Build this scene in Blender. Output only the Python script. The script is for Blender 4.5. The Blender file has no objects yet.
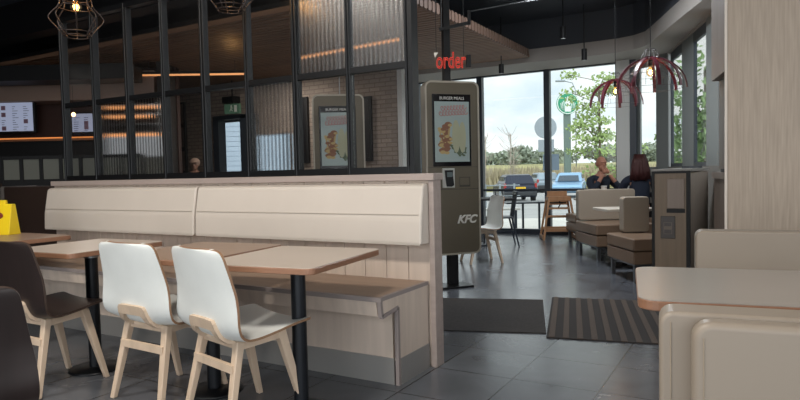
import bpy, bmesh, math, random
from math import sin, cos, pi, radians as R
from mathutils import Vector, Matrix
C = bpy.context.scene.collection
random.seed(7)

# ------------------------------------------------------------------ helpers
def cw(X, Y, z=0.0):
    """from the camera's heading frame (X right, Y ahead) to the room frame"""
    return Vector((.8660254*X - .5*Y, .5*X + .8660254*Y, z))

def srgb(h):
    h = h.lstrip('#'); v = [int(h[i:i+2], 16)/255 for i in (0, 2, 4)]
    return tuple((c/12.92 if c <= .04045 else ((c+.055)/1.055)**2.4) for c in v) + (1,)

MATS = {}
def mat(name, col, rough=.5, metal=0, spec=.5, emit=0, bump=None, vary=None, grain=None):
    if name in MATS: return MATS[name]
    m = bpy.data.materials.new(name); m.use_nodes = True
    nt = m.node_tree; N = nt.nodes; L = nt.links
    b = N['Principled BSDF']; c = srgb(col) if isinstance(col, str) else col
    b.inputs['Base Color'].default_value = c
    b.inputs['Roughness'].default_value = rough
    b.inputs['Metallic'].default_value = metal
    b.inputs['Specular IOR Level'].default_value = spec
    if emit:
        b.inputs['Emission Color'].default_value = c; b.inputs['Emission Strength'].default_value = emit
    if vary or grain:
        tc = N.new('ShaderNodeTexCoord'); mp = N.new('ShaderNodeMapping')
        L.new(tc.outputs['Object'], mp.inputs['Vector'])
        nz = N.new('ShaderNodeTexNoise')
        if grain:                                    # (axis scale xyz, amount, second colour)
            mp.inputs['Scale'].default_value = grain[0]; amt = grain[1]; nz.inputs['Scale'].default_value = 1
            nz.inputs['Detail'].default_value = 5
        else:
            nz.inputs['Scale'].default_value = vary[0]; amt = vary[1]; nz.inputs['Detail'].default_value = 4
        L.new(mp.outputs['Vector'], nz.inputs['Vector'])
        rp = N.new('ShaderNodeValToRGB')
        rp.color_ramp.elements[0].position = .3; rp.color_ramp.elements[1].position = .7
        rp.color_ramp.elements[0].color = tuple(x*(1-amt) for x in c[:3])+(1,)
        rp.color_ramp.elements[1].color = tuple(min(1, x*(1+amt)) for x in c[:3])+(1,)
        L.new(nz.outputs['Fac'], rp.inputs['Fac']); L.new(rp.outputs['Color'], b.inputs['Base Color'])
        if bump:
            bp = N.new('ShaderNodeBump'); bp.inputs['Strength'].default_value = bump; bp.inputs['Distance'].default_value = .002
            L.new(nz.outputs['Fac'], bp.inputs['Height']); L.new(bp.outputs['Normal'], b.inputs['Normal'])
    MATS[name] = m
    return m

def glass_mat(name, tint=(1, 1, 1, 1), gloss=.08, rough=0.0, k=.4):
    m = bpy.data.materials.new(name); m.use_nodes = True; nt = m.node_tree; N = nt.nodes; L = nt.links
    for n in list(N): N.remove(n)
    o = N.new('ShaderNodeOutputMaterial'); mx = N.new('ShaderNodeMixShader'); t = N.new('ShaderNodeBsdfTransparent')
    g = N.new('ShaderNodeBsdfGlossy'); g.inputs['Roughness'].default_value = rough; t.inputs['Color'].default_value = tint
    lw = N.new('ShaderNodeLayerWeight'); lw.inputs['Blend'].default_value = .25
    mu = N.new('ShaderNodeMath'); mu.operation = 'MULTIPLY_ADD'; mu.inputs[1].default_value = k; mu.inputs[2].default_value = gloss*.5
    L.new(lw.outputs['Fresnel'], mu.inputs[0]); L.new(mu.outputs[0], mx.inputs['Fac'])
    L.new(t.outputs[0], mx.inputs[1]); L.new(g.outputs[0], mx.inputs[2]); L.new(mx.outputs[0], o.inputs['Surface'])
    MATS[name] = m; return m

def reeded_mat(name):
    m = bpy.data.materials.new(name); m.use_nodes = True; nt = m.node_tree; N = nt.nodes; L = nt.links
    for n in list(N): N.remove(n)
    o = N.new('ShaderNodeOutputMaterial')
    tc = N.new('ShaderNodeTexCoord')
    wv = N.new('ShaderNodeTexWave'); wv.wave_type = 'BANDS'; wv.bands_direction = 'X'; wv.inputs['Scale'].default_value = 9
    wv.inputs['Distortion'].default_value = .25
    L.new(tc.outputs['Object'], wv.inputs['Vector'])
    bp = N.new('ShaderNodeBump'); bp.inputs['Strength'].default_value = .2; bp.inputs['Distance'].default_value = .003
    L.new(wv.outputs['Fac'], bp.inputs['Height'])
    rf = N.new('ShaderNodeBsdfRefraction'); rf.inputs['IOR'].default_value = 1.12; rf.inputs['Roughness'].default_value = .12
    rf.inputs['Color'].default_value = (.86, .87, .88, 1)
    gl = N.new('ShaderNodeBsdfGlossy'); gl.inputs['Roughness'].default_value = .3
    L.new(bp.outputs['Normal'], rf.inputs['Normal']); L.new(bp.outputs['Normal'], gl.inputs['Normal'])
    cr = N.new('ShaderNodeMapRange'); cr.inputs[3].default_value = .62; cr.inputs[4].default_value = .98  # shading of the ribs painted into the glass tint as streaks
    L.new(wv.outputs['Fac'], cr.inputs[0]); L.new(cr.outputs[0], rf.inputs['Color'])
    mx = N.new('ShaderNodeMixShader'); mx.inputs['Fac'].default_value = .12
    L.new(rf.outputs[0], mx.inputs[1]); L.new(gl.outputs[0], mx.inputs[2]); L.new(mx.outputs[0], o.inputs['Surface'])
    MATS[name] = m; return m

class MB:
    def __init__(s): s.bm = bmesh.new()
    def _add(s, b, M=None, mi=0, smooth=False):
        if M is not None: bmesh.ops.transform(b, matrix=M, verts=b.verts)
        for f in b.faces: f.material_index = mi; f.smooth = smooth
        me = bpy.data.meshes.new('tmp'); b.to_mesh(me); b.free(); s.bm.from_mesh(me); bpy.data.meshes.remove(me); return s
    def box(s, x0, x1, y0, y1, z0, z1, bev=0, M=None, mi=0, seg=2):
        b = bmesh.new(); bmesh.ops.create_cube(b, size=1)
        sc = Matrix.Diagonal((abs(x1-x0), abs(y1-y0), abs(z1-z0), 1)); sc.translation = ((x0+x1)/2, (y0+y1)/2, (z0+z1)/2)
        bmesh.ops.transform(b, matrix=sc, verts=b.verts)
        if bev: bmesh.ops.bevel(b, geom=b.edges[:]+b.verts[:], offset=bev, segments=seg, affect='EDGES', profile=.5)
        return s._add(b, M, mi, bool(bev) and seg > 2)
    def prism(s, pts, a, bb, axis='z', bev=0, M=None, mi=0, smooth=False, seg=2):
        """polygon pts extruded from a to bb along axis"""
        b = bmesh.new()
        def mk(p, t):
            return {'z': (p[0], p[1], t), 'x': (t, p[0], p[1]), 'y': (p[0], t, p[1])}[axis]
        A = [b.verts.new(mk(p, a)) for p in pts]; B = [b.verts.new(mk(p, bb)) for p in pts]
        n = len(pts)
        b.faces.new(A); b.faces.new(B[::-1])
        for i in range(n): b.faces.new((A[i], B[i], B[(i+1) % n], A[(i+1) % n]))
        bmesh.ops.recalc_face_normals(b, faces=b.faces)
        if bev:
            sa, sb = set(A), set(B)
            cap = [e for e in b.edges if (e.verts[0] in sa) == (e.verts[1] in sa)] if n > 8 else b.edges[:]
            bmesh.ops.bevel(b, geom=cap, offset=bev, segments=seg, affect='EDGES', profile=.5)
        return s._add(b, M, mi, smooth)
    def cyl(s, p, q, r, r2=None, n=16, mi=0, M=None, smooth=True):
        p = Vector(p); q = Vector(q); d = q-p; b = bmesh.new()
        bmesh.ops.create_cone(b, cap_ends=True, segments=n, radius1=r, radius2=r if r2 is None else r2, depth=d.length)
        T = Matrix.Translation((p+q)/2) @ d.to_track_quat('Z', 'Y').to_matrix().to_4x4()
        if M is not None: T = M @ T
        for e in b.edges:
            if any(len(f.verts) > 4 for f in e.link_faces): e.smooth = False
        return s._add(b, T, mi, smooth)
    def leg(s, p, q, a, b_, a2, b2, mi=0):
        """square-section tapering bar from p to q"""
        p = Vector(p); q = Vector(q); b = bmesh.new()
        A = [b.verts.new(p+Vector((x*a/2, y*b_/2, 0))) for x, y in ((-1, -1), (1, -1), (1, 1), (-1, 1))]
        B = [b.verts.new(q+Vector((x*a2/2, y*b2/2, 0))) for x, y in ((-1, -1), (1, -1), (1, 1), (-1, 1))]
        b.faces.new(A); b.faces.new(B)
        for i in range(4): b.faces.new((A[i], B[i], B[(i+1) % 4], A[(i+1) % 4]))
        bmesh.ops.recalc_face_normals(b, faces=b.faces)
        bmesh.ops.bevel(b, geom=b.edges[:], offset=.004, segments=1, affect='EDGES')
        return s._add(b, None, mi)
    def bar(s, p, q, w, h, mi=0, up=(0, 0, 1)):
        p = Vector(p); q = Vector(q); d = (q-p); L_ = d.length; d.normalize(); u = Vector(up)
        x = d.cross(u).normalized(); z = x.cross(d).normalized()
        M = Matrix((( x.x, d.x, z.x, (p.x+q.x)/2), (x.y, d.y, z.y, (p.y+q.y)/2), (x.z, d.z, z.z, (p.z+q.z)/2), (0, 0, 0, 1)))
        return s.box(-w/2, w/2, -L_/2, L_/2, -h/2, h/2, M=M, mi=mi)
    def tube(s, pts, r, n=6, closed=False, mi=0):
        pts = [Vector(p) for p in pts]; b = bmesh.new(); rings = []; N = len(pts); px = None
        for i, p in enumerate(pts):
            a = pts[(i-1) % N] if (closed or i) else p; c = pts[(i+1) % N] if (closed or i < N-1) else p
            d = (c-a).normalized()
            if px is None: px = d.orthogonal().normalized()
            x = (px - d*px.dot(d)).normalized(); px = x; y = d.cross(x)
            rings.append([b.verts.new(p + (x*cos(2*pi*k/n)+y*sin(2*pi*k/n))*r) for k in range(n)])
        rng = range(N) if closed else range(N-1)
        for i in rng:
            A = rings[i]; B = rings[(i+1) % N]
            for k in range(n): b.faces.new((A[k], A[(k+1) % n], B[(k+1) % n], B[k]))
        if not closed: b.faces.new(rings[0][::-1]); b.faces.new(rings[-1])
        return s._add(b, None, mi, True)
    def lathe(s, prof, n=24, M=None, mi=0, c=(0, 0)):
        b = bmesh.new(); rings = []
        for r, z in prof: rings.append([b.verts.new((c[0]+r*cos(2*pi*k/n), c[1]+r*sin(2*pi*k/n), z)) for k in range(n)])
        for A, B in zip(rings, rings[1:]):
            for k in range(n): b.faces.new((A[k], A[(k+1) % n], B[(k+1) % n], B[k]))
        b.faces.new(rings[0][::-1]); b.faces.new(rings[-1])
        bmesh.ops.remove_doubles(b, verts=b.verts, dist=1e-6)
        return s._add(b, M, mi, True)
    def ball(s, c, r, sc=(1, 1, 1), n=12, mi=0, M=None):
        b = bmesh.new(); bmesh.ops.create_uvsphere(b, u_segments=n*2, v_segments=n, radius=r)
        T = Matrix.Translation(c) @ Matrix.Diagonal((*sc, 1))
        if M is not None: T = T @ M
        return s._add(b, T, mi, True)

def obj(name, mb, mats, parent=None):
    me = bpy.data.meshes.new(name); mb.bm.to_mesh(me); mb.bm.free()
    for m in (mats if isinstance(mats, (list, tuple)) else [mats]): me.materials.append(m)
    o = bpy.data.objects.new(name, me); C.objects.link(o)
    if parent is not None: o.parent = parent
    if name in ('cushion_pad', 'back_panel', 'outer_pad', 'backrest', 'seat_pad', 'body'):
        w_ = o.modifiers.new('wn', 'WEIGHTED_NORMAL'); w_.keep_sharp = True; w_.weight = 100
    return o
def tag(o, label, cat, group=None, kind=None):
    o['label'] = label; o['category'] = cat
    if group: o['group'] = group
    if kind: o['kind'] = kind
    return o
def thing(name, label, cat, loc=(0, 0, 0), rotz=0, group=None):
    o = bpy.data.objects.new(name, None); C.objects.link(o); o.empty_display_size = .1
    o.location = loc; o.rotation_euler = (0, 0, rotz); return tag(o, label, cat, group)
def struct(name, mb, m): o = obj(name, mb, m); o['kind'] = 'structure'; return o
def dup(root, loc, rotz=None, label=None, group=None):
    r = root.copy(); C.objects.link(r); r.location = loc
    if rotz is not None: r.rotation_euler = (0, 0, rotz)
    if label: r['label'] = label
    if group: r['group'] = group
    for ch in list(root.children):
        c = ch.copy(); C.objects.link(c); c.parent = r
        for g in list(ch.children):
            d = g.copy(); C.objects.link(d); d.parent = c
    return r
def text(name, body, size, m, parent, loc, rot, shear=0, extrude=.001, bevel=0, fill=True, xs=1, align='CENTER', ys=1):
    cu = bpy.data.curves.new(name, 'FONT'); cu.body = body; cu.size = size; cu.shear = shear; cu.extrude = extrude
    cu.bevel_depth = bevel; cu.align_x = align; cu.align_y = 'CENTER'; cu.offset = 0
    if not fill: cu.fill_mode = 'NONE'
    t = bpy.data.objects.new(name, cu); C.objects.link(t)
    dg = bpy.context.evaluated_depsgraph_get(); me = bpy.data.meshes.new_from_object(t.evaluated_get(dg))
    bpy.data.objects.remove(t); me.materials.clear(); me.materials.append(m)
    me.transform(Matrix.Translation(loc) @ rot.to_4x4() @ Matrix.Diagonal((xs, ys, 1, 1)))
    o = bpy.data.objects.new(name, me); C.objects.link(o); o.parent = parent; return o
STAND = Matrix.Rotation(pi/2, 3, 'X')          # text stands up, reads from -y

def rrect(x0, x1, y0, y1, r, n=5):
    pts = []
    for cx, cy, a in ((x1-r, y1-r, 0), (x0+r, y1-r, 90), (x0+r, y0+r, 180), (x1-r, y0+r, 270)):
        for k in range(n+1):
            t = R(a+90*k/n); pts.append((cx+r*cos(t), cy+r*sin(t)))
    return pts

# ------------------------------------------------------------------ materials
oak = mat('washed_oak', '#c8b8aa', .55, grain=((18, 18, 1.2), .10), bump=.1)
oak_panel = mat('pale_oak_panel', '#a39484', .55, grain=((90, 90, 4), .13), bump=.15)
capm = mat('greyed_oak_cap', '#a2948d', .5, grain=((1.5, 30, 30), .08))
seatwood = mat('bench_seat_wood', '#8f7765', .38, grain=((1.5, 30, 30), .10))
trimgrey = mat('grey_edge_trim', '#8d8380', .5)
kick = mat('brushed_kickplate', '#94928f', .4, metal=.3)
cream = mat('cream_leatherette', '#cbc1b6', .5, vary=(3, .03))
taupe = mat('taupe_leatherette', '#8f8375', .45, vary=(3, .03))
stitch = mat('stitching', '#8a7d6c', .7)
tabtop = mat('laminate_table_top', '#b8aa9d', .32, vary=(2, .04))
tabtop_r = mat('grey_laminate_table_top', '#9d958d', .28, vary=(2, .03))
tabwood = mat('brown_table_top', '#947a67', .35, grain=((2, 40, 40), .10))
copper = mat('copper_wood_edge', '#8f6850', .4, grain=((10, 10, 60), .1))
blackm = mat('black_metal', '#16171a', .35, metal=.4)
matt_black = mat('matt_black', '#0c0c0e', .6)
darkpole = mat('dark_blue_black_steel', '#161a20', .35, metal=.4)
whitelam = mat('white_laminate', '#dcdfdc', .4, vary=(8, .03))
ashwood = mat('light_ash_wood', '#c8b29b', .5, grain=((20, 20, 3), .09))
plyedge = mat('plywood_edge', '#8a6a50', .5)
wenge = mat('dark_wenge_veneer', '#261c1a', .38, grain=((40, 6, 3), .18))
wenge_edge = mat('dark_veneer_edge', '#3a2b24', .5)
framem = mat('charcoal_lattice_steel', '#1a1b1d', .35, metal=.4)
darkbrown = mat('dark_brown_leatherette', '#30241f', .45)
bench_brown = mat('brown_bench_leather', '#7a6452', .35, vary=(3, .06))
bench_back = mat('beige_grey_bench_back', '#94887a', .45)
steel = mat('steel', '#8b8d90', .3, metal=.8)
kioskm = mat('bronze_grey_kiosk', '#625a4b', .42, metal=.2)
kiosk_side = mat('pale_kiosk_edge', '#a9a294', .45)
clear = glass_mat('clear_glass', (.93, .95, .95, 1), .05)
clear_in = glass_mat('partition_clear_glass', (.93, .93, .93, 1), .02, rough=.22, k=.15)
wglass = glass_mat('window_glass', (.95, .98, .97, 1), .05)
reeded = reeded_mat('reeded_glass')
ceilm = mat('dark_slate_ceiling', '#3d424a', .75, vary=(.7, .15))
soffm = mat('grey_beige_soffit', '#a39d97', .7)
walldark = mat('dark_wall_paint', '#231c19', .6)
wallgrey = mat('grey_wall', '#77746f', .7)
whitewall = mat('white_wall_panel', '#c9c9c6', .6)
winframe = mat('grey_window_frame', '#7a7f7e', .45, metal=.2)
winframe_dk = mat('dark_window_frame', '#343a42', .45)

# ------------------------------------------------------------------ structure: floor
def floor_mat():
    m = bpy.data.materials.new('slate_floor_tiles'); m.use_nodes = True; nt = m.node_tree; N = nt.nodes; L = nt.links
    b = N['Principled BSDF']; tc = N.new('ShaderNodeTexCoord'); mp = N.new('ShaderNodeMapping')
    mp.inputs['Location'].default_value = (.263, .006, 0)
    L.new(tc.outputs['Object'], mp.inputs['Vector'])
    br = N.new('ShaderNodeTexBrick'); br.offset = 0; br.squash = 1
    br.inputs['Scale'].default_value = 1; br.inputs['Brick Width'].default_value = .484; br.inputs['Row Height'].default_value = .484
    br.inputs['Mortar Size'].default_value = .0045; br.inputs['Mortar Smooth'].default_value = .1
    br.inputs['Color1'].default_value = srgb('#505258'); br.inputs['Color2'].default_value = srgb('#595c61'); br.inputs['Mortar'].default_value = srgb('#1f2023')
    L.new(mp.outputs[0], br.inputs['Vector'])
    nz = N.new('ShaderNodeTexNoise'); nz.inputs['Scale'].default_value = 2.5; nz.inputs['Detail'].default_value = 8; nz.inputs['Distortion'].default_value = .6
    L.new(tc.outputs['Object'], nz.inputs['Vector'])
    mx = N.new('ShaderNodeMix'); mx.data_type = 'RGBA'; mx.blend_type = 'OVERLAY'; mx.inputs[0].default_value = .45
    L.new(br.outputs['Color'], mx.inputs[6]); L.new(nz.outputs['Fac'], mx.inputs[7]); L.new(mx.outputs[2], b.inputs['Base Color'])
    mr = N.new('ShaderNodeMapRange'); mr.inputs[3].default_value = .14; mr.inputs[4].default_value = .34
    L.new(nz.outputs['Fac'], mr.inputs[0]); L.new(mr.outputs[0], b.inputs['Roughness'])
    bp = N.new('ShaderNodeBump'); bp.inputs['Strength'].default_value = .25; bp.inputs['Distance'].default_value = .004
    L.new(nz.outputs['Fac'], bp.inputs['Height']); L.new(bp.outputs[0], b.inputs['Normal'])
    return m
P1 = (-1.83, 11.35); P2 = (-1.24, 10.93); P3 = (-.54, 8.69); P4 = (.40, 5.68)
room = [(-15, -2.6), (4.2, -2.6), (4.2, 5.68), P4, P3, P2, P1, (-15, 11.35)]
struct('floor', MB().prism(room, -.12, 0, 'z'), floor_mat())
struct('ceiling', MB().prism(room, 3.72, 3.85, 'z'), ceilm)

# ceiling beams / lighter ceiling patch on the right
struct('trim_1', MB().box(-15, -3.3, 5.05, 5.3, 3.25, 3.72), matt_black)
patch = MB().prism([tuple(cw(x, y)[:2]) for x, y in ((1.9, 5.6), (2.35, 5.6), (2.75, 7.4), (2.3, 7.4))], 3.55, 3.715, 'z')
struct('trim_2', patch, mat('ceiling_duct_grey', '#3a3c40', .6))
struct('trim_3', MB().box(-3.2, .2, 7.9, 8.15, 3.5, 3.72), mat('ceiling_beam', '#2b2f35', .7))

# soffit band around the window heads
inner = [(-15, 10.25), (-2.4, 10.38), (-1.95, 10.36), (-1.7, 10.27), (-1.5, 10.08), (-1.36, 9.75), (-.52, 7.62), (.15, 5.68)]
struct('trim_4', MB().prism([(-15, 11.35), P1, P2, P3, P4] + inner[::-1], 3.02, 3.24, 'z'), soffm)
ms = MB()
for a, b_ in zip(inner, inner[1:]):
    d = Vector((b_[0]-a[0], b_[1]-a[1], 0)).normalized(); n = Vector((-d.y, d.x, 0))*.05
    ms.prism([a, b_, (b_[0]+n.x, b_[1]+n.y), (a[0]+n.x, a[1]+n.y)], 3.24, 3.72, 'z')
struct('trim_5', ms, mat('ceiling_fascia', '#41454c', .7))

# slatted timber raft
slatm = mat('brown_ceiling_slats', '#8c6a54', .6, grain=((.8, 8, 8), .18))
sl = MB(); sl.box(-12, -3.4, 5.65, 10.25, 3.15, 3.2, mi=1)
v = 5.68
while v < 10.2:
    sl.box(-12, -3.36, v, v+.075, 3.09, 3.15); v += .105
raft = thing('slatted_ceiling_raft', 'brown timber slatted raft hung under the black ceiling', 'ceiling panel', (-7.7, 8, 3.1))
o = obj('slats', sl, [slatm, matt_black], raft); o.location = (7.7, -8, -3.1)
teeth = MB(); teeth.box(-3.37, -3.345, 5.66, 10.2, 3.10, 3.2)
v = 5.7
while v < 10.2:
    teeth.box(-3.36, -3.335, v, v+.06, 3.085, 3.21); v += .105
o = obj('edge_battens', teeth, mat('batten_brown', '#6d574b', .6), raft); o.location = (7.7, -8, -3.1)

# ------------------------------------------------------------------ window wall (far)
def window(n, u0, u1, vv, panes_label=None, z1=3.06, mid=True):
    m = MB()
    m.box(u0, u1, vv-.05, vv+.05, 0, .09); m.box(u0, u1, vv-.05, vv+.05, z1-.06, z1)
    if mid: m.box(u0, u1, vv-.035, vv+.035, .80, .845)
    m.box(u0, u0+.07, vv-.06, vv+.06, 0, z1); m.box(u1-.035, u1, vv-.06, vv+.06, 0, z1)
    w = obj('window_%d' % n, m, winframe_dk); w['kind'] = 'structure'
    obj('pane', MB().box(u0+.06, u1-.03, vv-.004, vv+.004, .08, z1-.05), wglass, w)
    return w
window(1, -3.40, -2.13, 11.35); window(2, -4.72, -3.40, 11.35); window(3, -6.10, -4.72, 11.35)
window(4, -7.4, -6.10, 11.35); window(9, -12.4, -10.6, 11.35, z1=2.6, mid=False); window(10, -10.6, -9.2, 11.35, z1=2.6, mid=False)
struct('wall_far', MB().box(-15, -12.4, 11.3, 11.4, 0, 3.72).box(-12.4, -9.2, 11.3, 11.4, 2.6, 3.72).box(-9.2, -7.4, 11.3, 11.4, 0, 3.72).box(-7.4, -1.83, 11.3, 11.4, 3.05, 3.72), walldark)
struct('trim_6', MB().box(-2.13, -1.92, 11.15, 11.45, 0, 3.02), whitewall)
struct('trim_7', MB().box(-1.92, -1.82, 11.2, 11.45, 0, 3.02), winframe_dk)
# faceted corner on the right
def facet_window(n, A, B, t0, t1, z0, z1=3.0, fw=.06, m=winframe, off=0, dp=.02):
    A = Vector((*A, 0)); B = Vector((*B, 0)); d = (B-A).normalized(); ang = math.atan2(d.y, d.x)
    L_ = (B-A).length; a = t0*L_; b_ = t1*L_
    T = Matrix.Translation(A) @ Matrix.Rotation(ang, 4, 'Z')
    f = MB(); f.box(a, b_, -dp, dp, z0, z0+.05, M=T, mi=0); f.box(a, b_, -dp, dp, z1-.13, z1, M=T)
    f.box(a, a+fw, -dp, dp, z0, z1, M=T); f.box(b_-fw, b_, -dp, dp, z0, z1, M=T)
    w = obj('window_%d' % n, f, m); w['kind'] = 'structure'
    obj('pane', MB().box(a+fw-.01, b_-fw+.01, -.004, .004, z0+.04, z1-.12, M=T), wglass, w)
def facet_wall(name, A, B, t0, t1, z0, z1, m, th=.12):
    A = Vector((*A, 0)); B = Vector((*B, 0)); d = (B-A).normalized(); ang = math.atan2(d.y, d.x); L_ = (B-A).length
    T = Matrix.Translation(A) @ Matrix.Rotation(ang, 4, 'Z')
    struct(name, MB().box(t0*L_, t1*L_, -th/2, th/2, z0, z1, M=T), m)
facet_window(5, P1, P2, .03, .70, 1.15, fw=.07); facet_wall('wall_corner', P1, P2, 0, 1, 0, 1.15, wallgrey)
facet_wall('trim_8', P1, P2, .70, 1.0, 1.15, 3.02, winframe)
facet_window(6, P2, P3, .03, .40, 1.2, fw=.05, m=winframe_dk); facet_window(7, P2, P3, .67, 1.03, 1.2, fw=.05, m=winframe_dk)
facet_wall('trim_9', P2, P3, .39, .68, 1.2, 3.02, winframe, th=.05)
facet_wall('wall_right', P2, P3, 0, 1, 0, 1.2, wallgrey)
facet_wall('wall_right_upper', P2, P3, 0, 2.3, 3.0, 3.72, soffm)
facet_wall('trim_10', P2, P3, 1.03, 1.25, 0, 3.0, winframe)
facet_window(8, P3, P4, .25, .95, 1.2, fw=.05, m=winframe_dk); facet_wall('wall_right_low', P3, P4, 0, 1, 0, 1.2, wallgrey)

# ------------------------------------------------------------------ walls left / back
struct('wall_left', MB().box(-15.1, -15, -2.6, 11.35, 0, 3.72), walldark)
struct('wall_rear', MB().box(-15, -5.2, -2.7, -2.6, 0, 3.72).box(-5.2, 4.2, -2.7, -2.6, 3.2, 3.72), walldark)  # unseen; solid left stretch put in to keep daylight off the left interior

# pale oak wall on the right (behind the booth)
mo = MB()
x = -.185
mo.box(-.185, 4.2, 4.62, 4.78, 0, 3.72)
struct('wall_oak', mo, oak_panel)
struct('trim_11', MB().box(-.20, -.185, 4.60, 4.80, 0, 3.72), mat('pale_corner_bead', '#cfc4b8', .5))

# brick wall far behind the partition
def brick_mat(nm, a, b_, mort):
    m = bpy.data.materials.new(nm); m.use_nodes = True; nt = m.node_tree; N = nt.nodes; L = nt.links
    b = N['Principled BSDF']; tc = N.new('ShaderNodeTexCoord'); sp = N.new('ShaderNodeSeparateXYZ'); cb = N.new('ShaderNodeCombineXYZ')
    L.new(tc.outputs['Object'], sp.inputs[0]); L.new(sp.outputs['X'], cb.inputs['X']); L.new(sp.outputs['Z'], cb.inputs['Y'])
    br = N.new('ShaderNodeTexBrick'); br.inputs['Scale'].default_value = 1; br.inputs['Brick Width'].default_value = .22; br.inputs['Row Height'].default_value = .075
    br.inputs['Mortar Size'].default_value = .008
    br.inputs['Color1'].default_value = srgb(a); br.inputs['Color2'].default_value = srgb(b_); br.inputs['Mortar'].default_value = srgb(mort)
    L.new(cb.outputs[0], br.inputs['Vector']); L.new(br.outputs['Color'], b.inputs['Base Color']); b.inputs['Roughness'].default_value = .8
    return m
brickm = brick_mat('tan_brick', '#988a7e', '#877a70', '#74685f')
struct('wall_brick', MB().box(-12.6, -9.72, 9.3, 9.42, 0, 3.1).box(-9.72, -8.6, 9.3, 9.42, 2.36, 3.1).box(-8.6, -7.72, 9.3, 9.42, 0, .8).box(-8.6, -7.72, 9.3, 9.42, 2.0, 3.1).box(-7.72, -5.36, 9.3, 9.42, 0, 3.1), brickm)
struct('trim_12', MB().box(-5.36, -5.27, 9.27, 9.45, 0, 3.1), whitewall)
# doorway in the brick wall with the view to the clad building outside
struct('trim_13', MB().box(-9.75, -9.6, 9.26, 9.46, 0, 2.42).box(-9.0, -8.78, 9.26, 9.46, 0, 2.42).box(-9.75, -8.6, 9.26, 9.46, 2.36, 2.44), winframe_dk)

# ------------------------------------------------------------------ partition with banquette
PL, PR = -5.63, -1.712
part = thing('banquette_partition', 'long washed oak partition with a fixed bench shelf, kickplate and grey cap', 'bench', (-3.78, 3.4, 0))
def pp(name, mb, m, parent=part):
    o = obj(name, mb, m, parent)
    if parent is part: o.location = (3.78, -3.4, 0)
    return o
m = MB(); u = PL
while u < PR-.03:                                   # vertical boards
    e = min(u+.162, PR-.035); m.box(u, e-.004, 3.39, 3.47, 0, 1.15, bev=.002, seg=1); u += .162
m.box(PL, PR-.04, 3.405, 3.465, 0, 1.15)
pp('board_panel', m, oak)
pp('end_post', MB().box(PR-.035, PR, 3.372, 3.475, 0, 1.15, bev=.003), capm)
pp('cap', MB().box(PL, PR+.01, 3.355, 3.49, 1.15, 1.193, bev=.004), capm)
# bench box
pp('bench_front', MB().box(PL, -1.80, 3.0, 3.06, .14, .46).prism([(2.83, .425), (2.815, .515), (3.39, .515), (3.39, .45), (3.02, .45)], PL, -1.79, 'x'), oak)
pp('bench_end_panel', MB().prism([(2.84, .43), (2.83, .515), (3.365, .515), (3.365, 0), (3.01, 0), (3.01, .45)], -1.79, -1.762, 'x'), oak)
pp('bench_seat', MB().box(PL, -1.775, 2.82, 3.39, .51, .53, bev=.002), seatwood)
tr = MB()
tr.box(PL, -1.752, 2.805, 2.825, .508, .533)        # front lip
prof = [(2.815, .53), (2.83, .425), (3.0, .445), (3.0, 0)]
for (a, b_), (c, d) in zip(prof, prof[1:]): tr.bar((-1.768, a, b_), (-1.768, c, d), .022, .022, up=(1, 0, 0))
tr.bar((-1.768, 2.815, .522), (-1.768, 3.37, .522), .022, .022)
pp('edge_trim', tr, trimgrey)
pp('kickplate', MB().box(PL, -1.79, 2.992, 3.0, 0, .15).box(-1.762, -1.756, 3.02, 3.365, 0, .15), kick)

def cushion(name, u0, u1, label):
    t = thing(name, label, 'cushion', ((u0+u1)/2, 3.39, .76), 0, 'seat back cushions on the partition')
    w = (u1-u0)/2
    c = MB().prism([(0, .0), (-.115, .004), (-.118, .015), (-.112, .15), (-.075, .355), (-.055, .372), (0, .372)], -w, w, 'x', bev=.014, smooth=True, seg=3)
    obj('cushion_pad', c, cream, t)
    obj('seam', MB().bar((-w+.02, -.110, .185), (w-.02, -.110, .185), .003, .003), mat('pale_stitching', '#a89c8f', .7), t)
    return t
cushion('backrest_cushion', -3.675, -1.752, 'long cream padded backrest cushion at the right end of the partition, beside the kiosk')
cushion('backrest_cushion', -5.62, -3.69, 'long cream padded backrest cushion on the left half of the partition')

# ------------------------------------------------------------------ lattice glass screen on the partition
VS = 3.44; U0 = -5.475; BW = .4469; ZB, ZM, ZT = 1.193, 1.875, 2.66
lat = thing('lattice_glass_screen', 'tall charcoal steel lattice with clear and reeded panes standing on the oak partition', 'screen', (-3.7, VS, ZB))
def lp(name, mb, m, par=lat):
    o = obj(name, mb, m, par); o.location = (3.7, -VS, -ZB); return o
mm = MB()
mm.box(U0-.02, U0+8*BW+.03, VS-.03, VS+.03, ZB, ZB+.045); mm.box(U0-.02, U0+8*BW+.03, VS-.025, VS+.025, ZM-.02, ZM+.02)
mm.box(U0-.02, U0+8*BW+.03, VS-.03, VS+.03, ZT-.04, ZT)
lp('rails', mm, framem)
for k in range(9):
    u = U0+k*BW; w = .018 if k in (0, 1, 2, 4, 6) else .014
    p = MB().box(u-w, u+w*.2, VS-.035, VS+.035, ZB, ZT, bev=.004, seg=1).box(u+w*.35, u+w*1.3, VS-.028, VS+.028, ZB, ZT, bev=.003, seg=1)
    if k == 8: p.box(u+.02, u+.045, VS-.04, VS+.04, ZB, ZT)
    lp('post', p, framem)
lo = [0, 1, 1, 0, 0, 1, 0, 0]; up_ = [0, 0, 0, 0, 0, 0, 1, 1]
for k in range(8):
    for (za, zb, kind) in ((ZB+.045, ZM-.02, lo[k]), (ZM+.02, ZT-.04, up_[k])):
        g = MB().box(U0+k*BW+.02, U0+(k+1)*BW-.02, VS-.003, VS+.003, za, zb)
        o = lp('reeded_pane' if kind else 'clear_pane', g, reeded if kind else clear_in)

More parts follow.
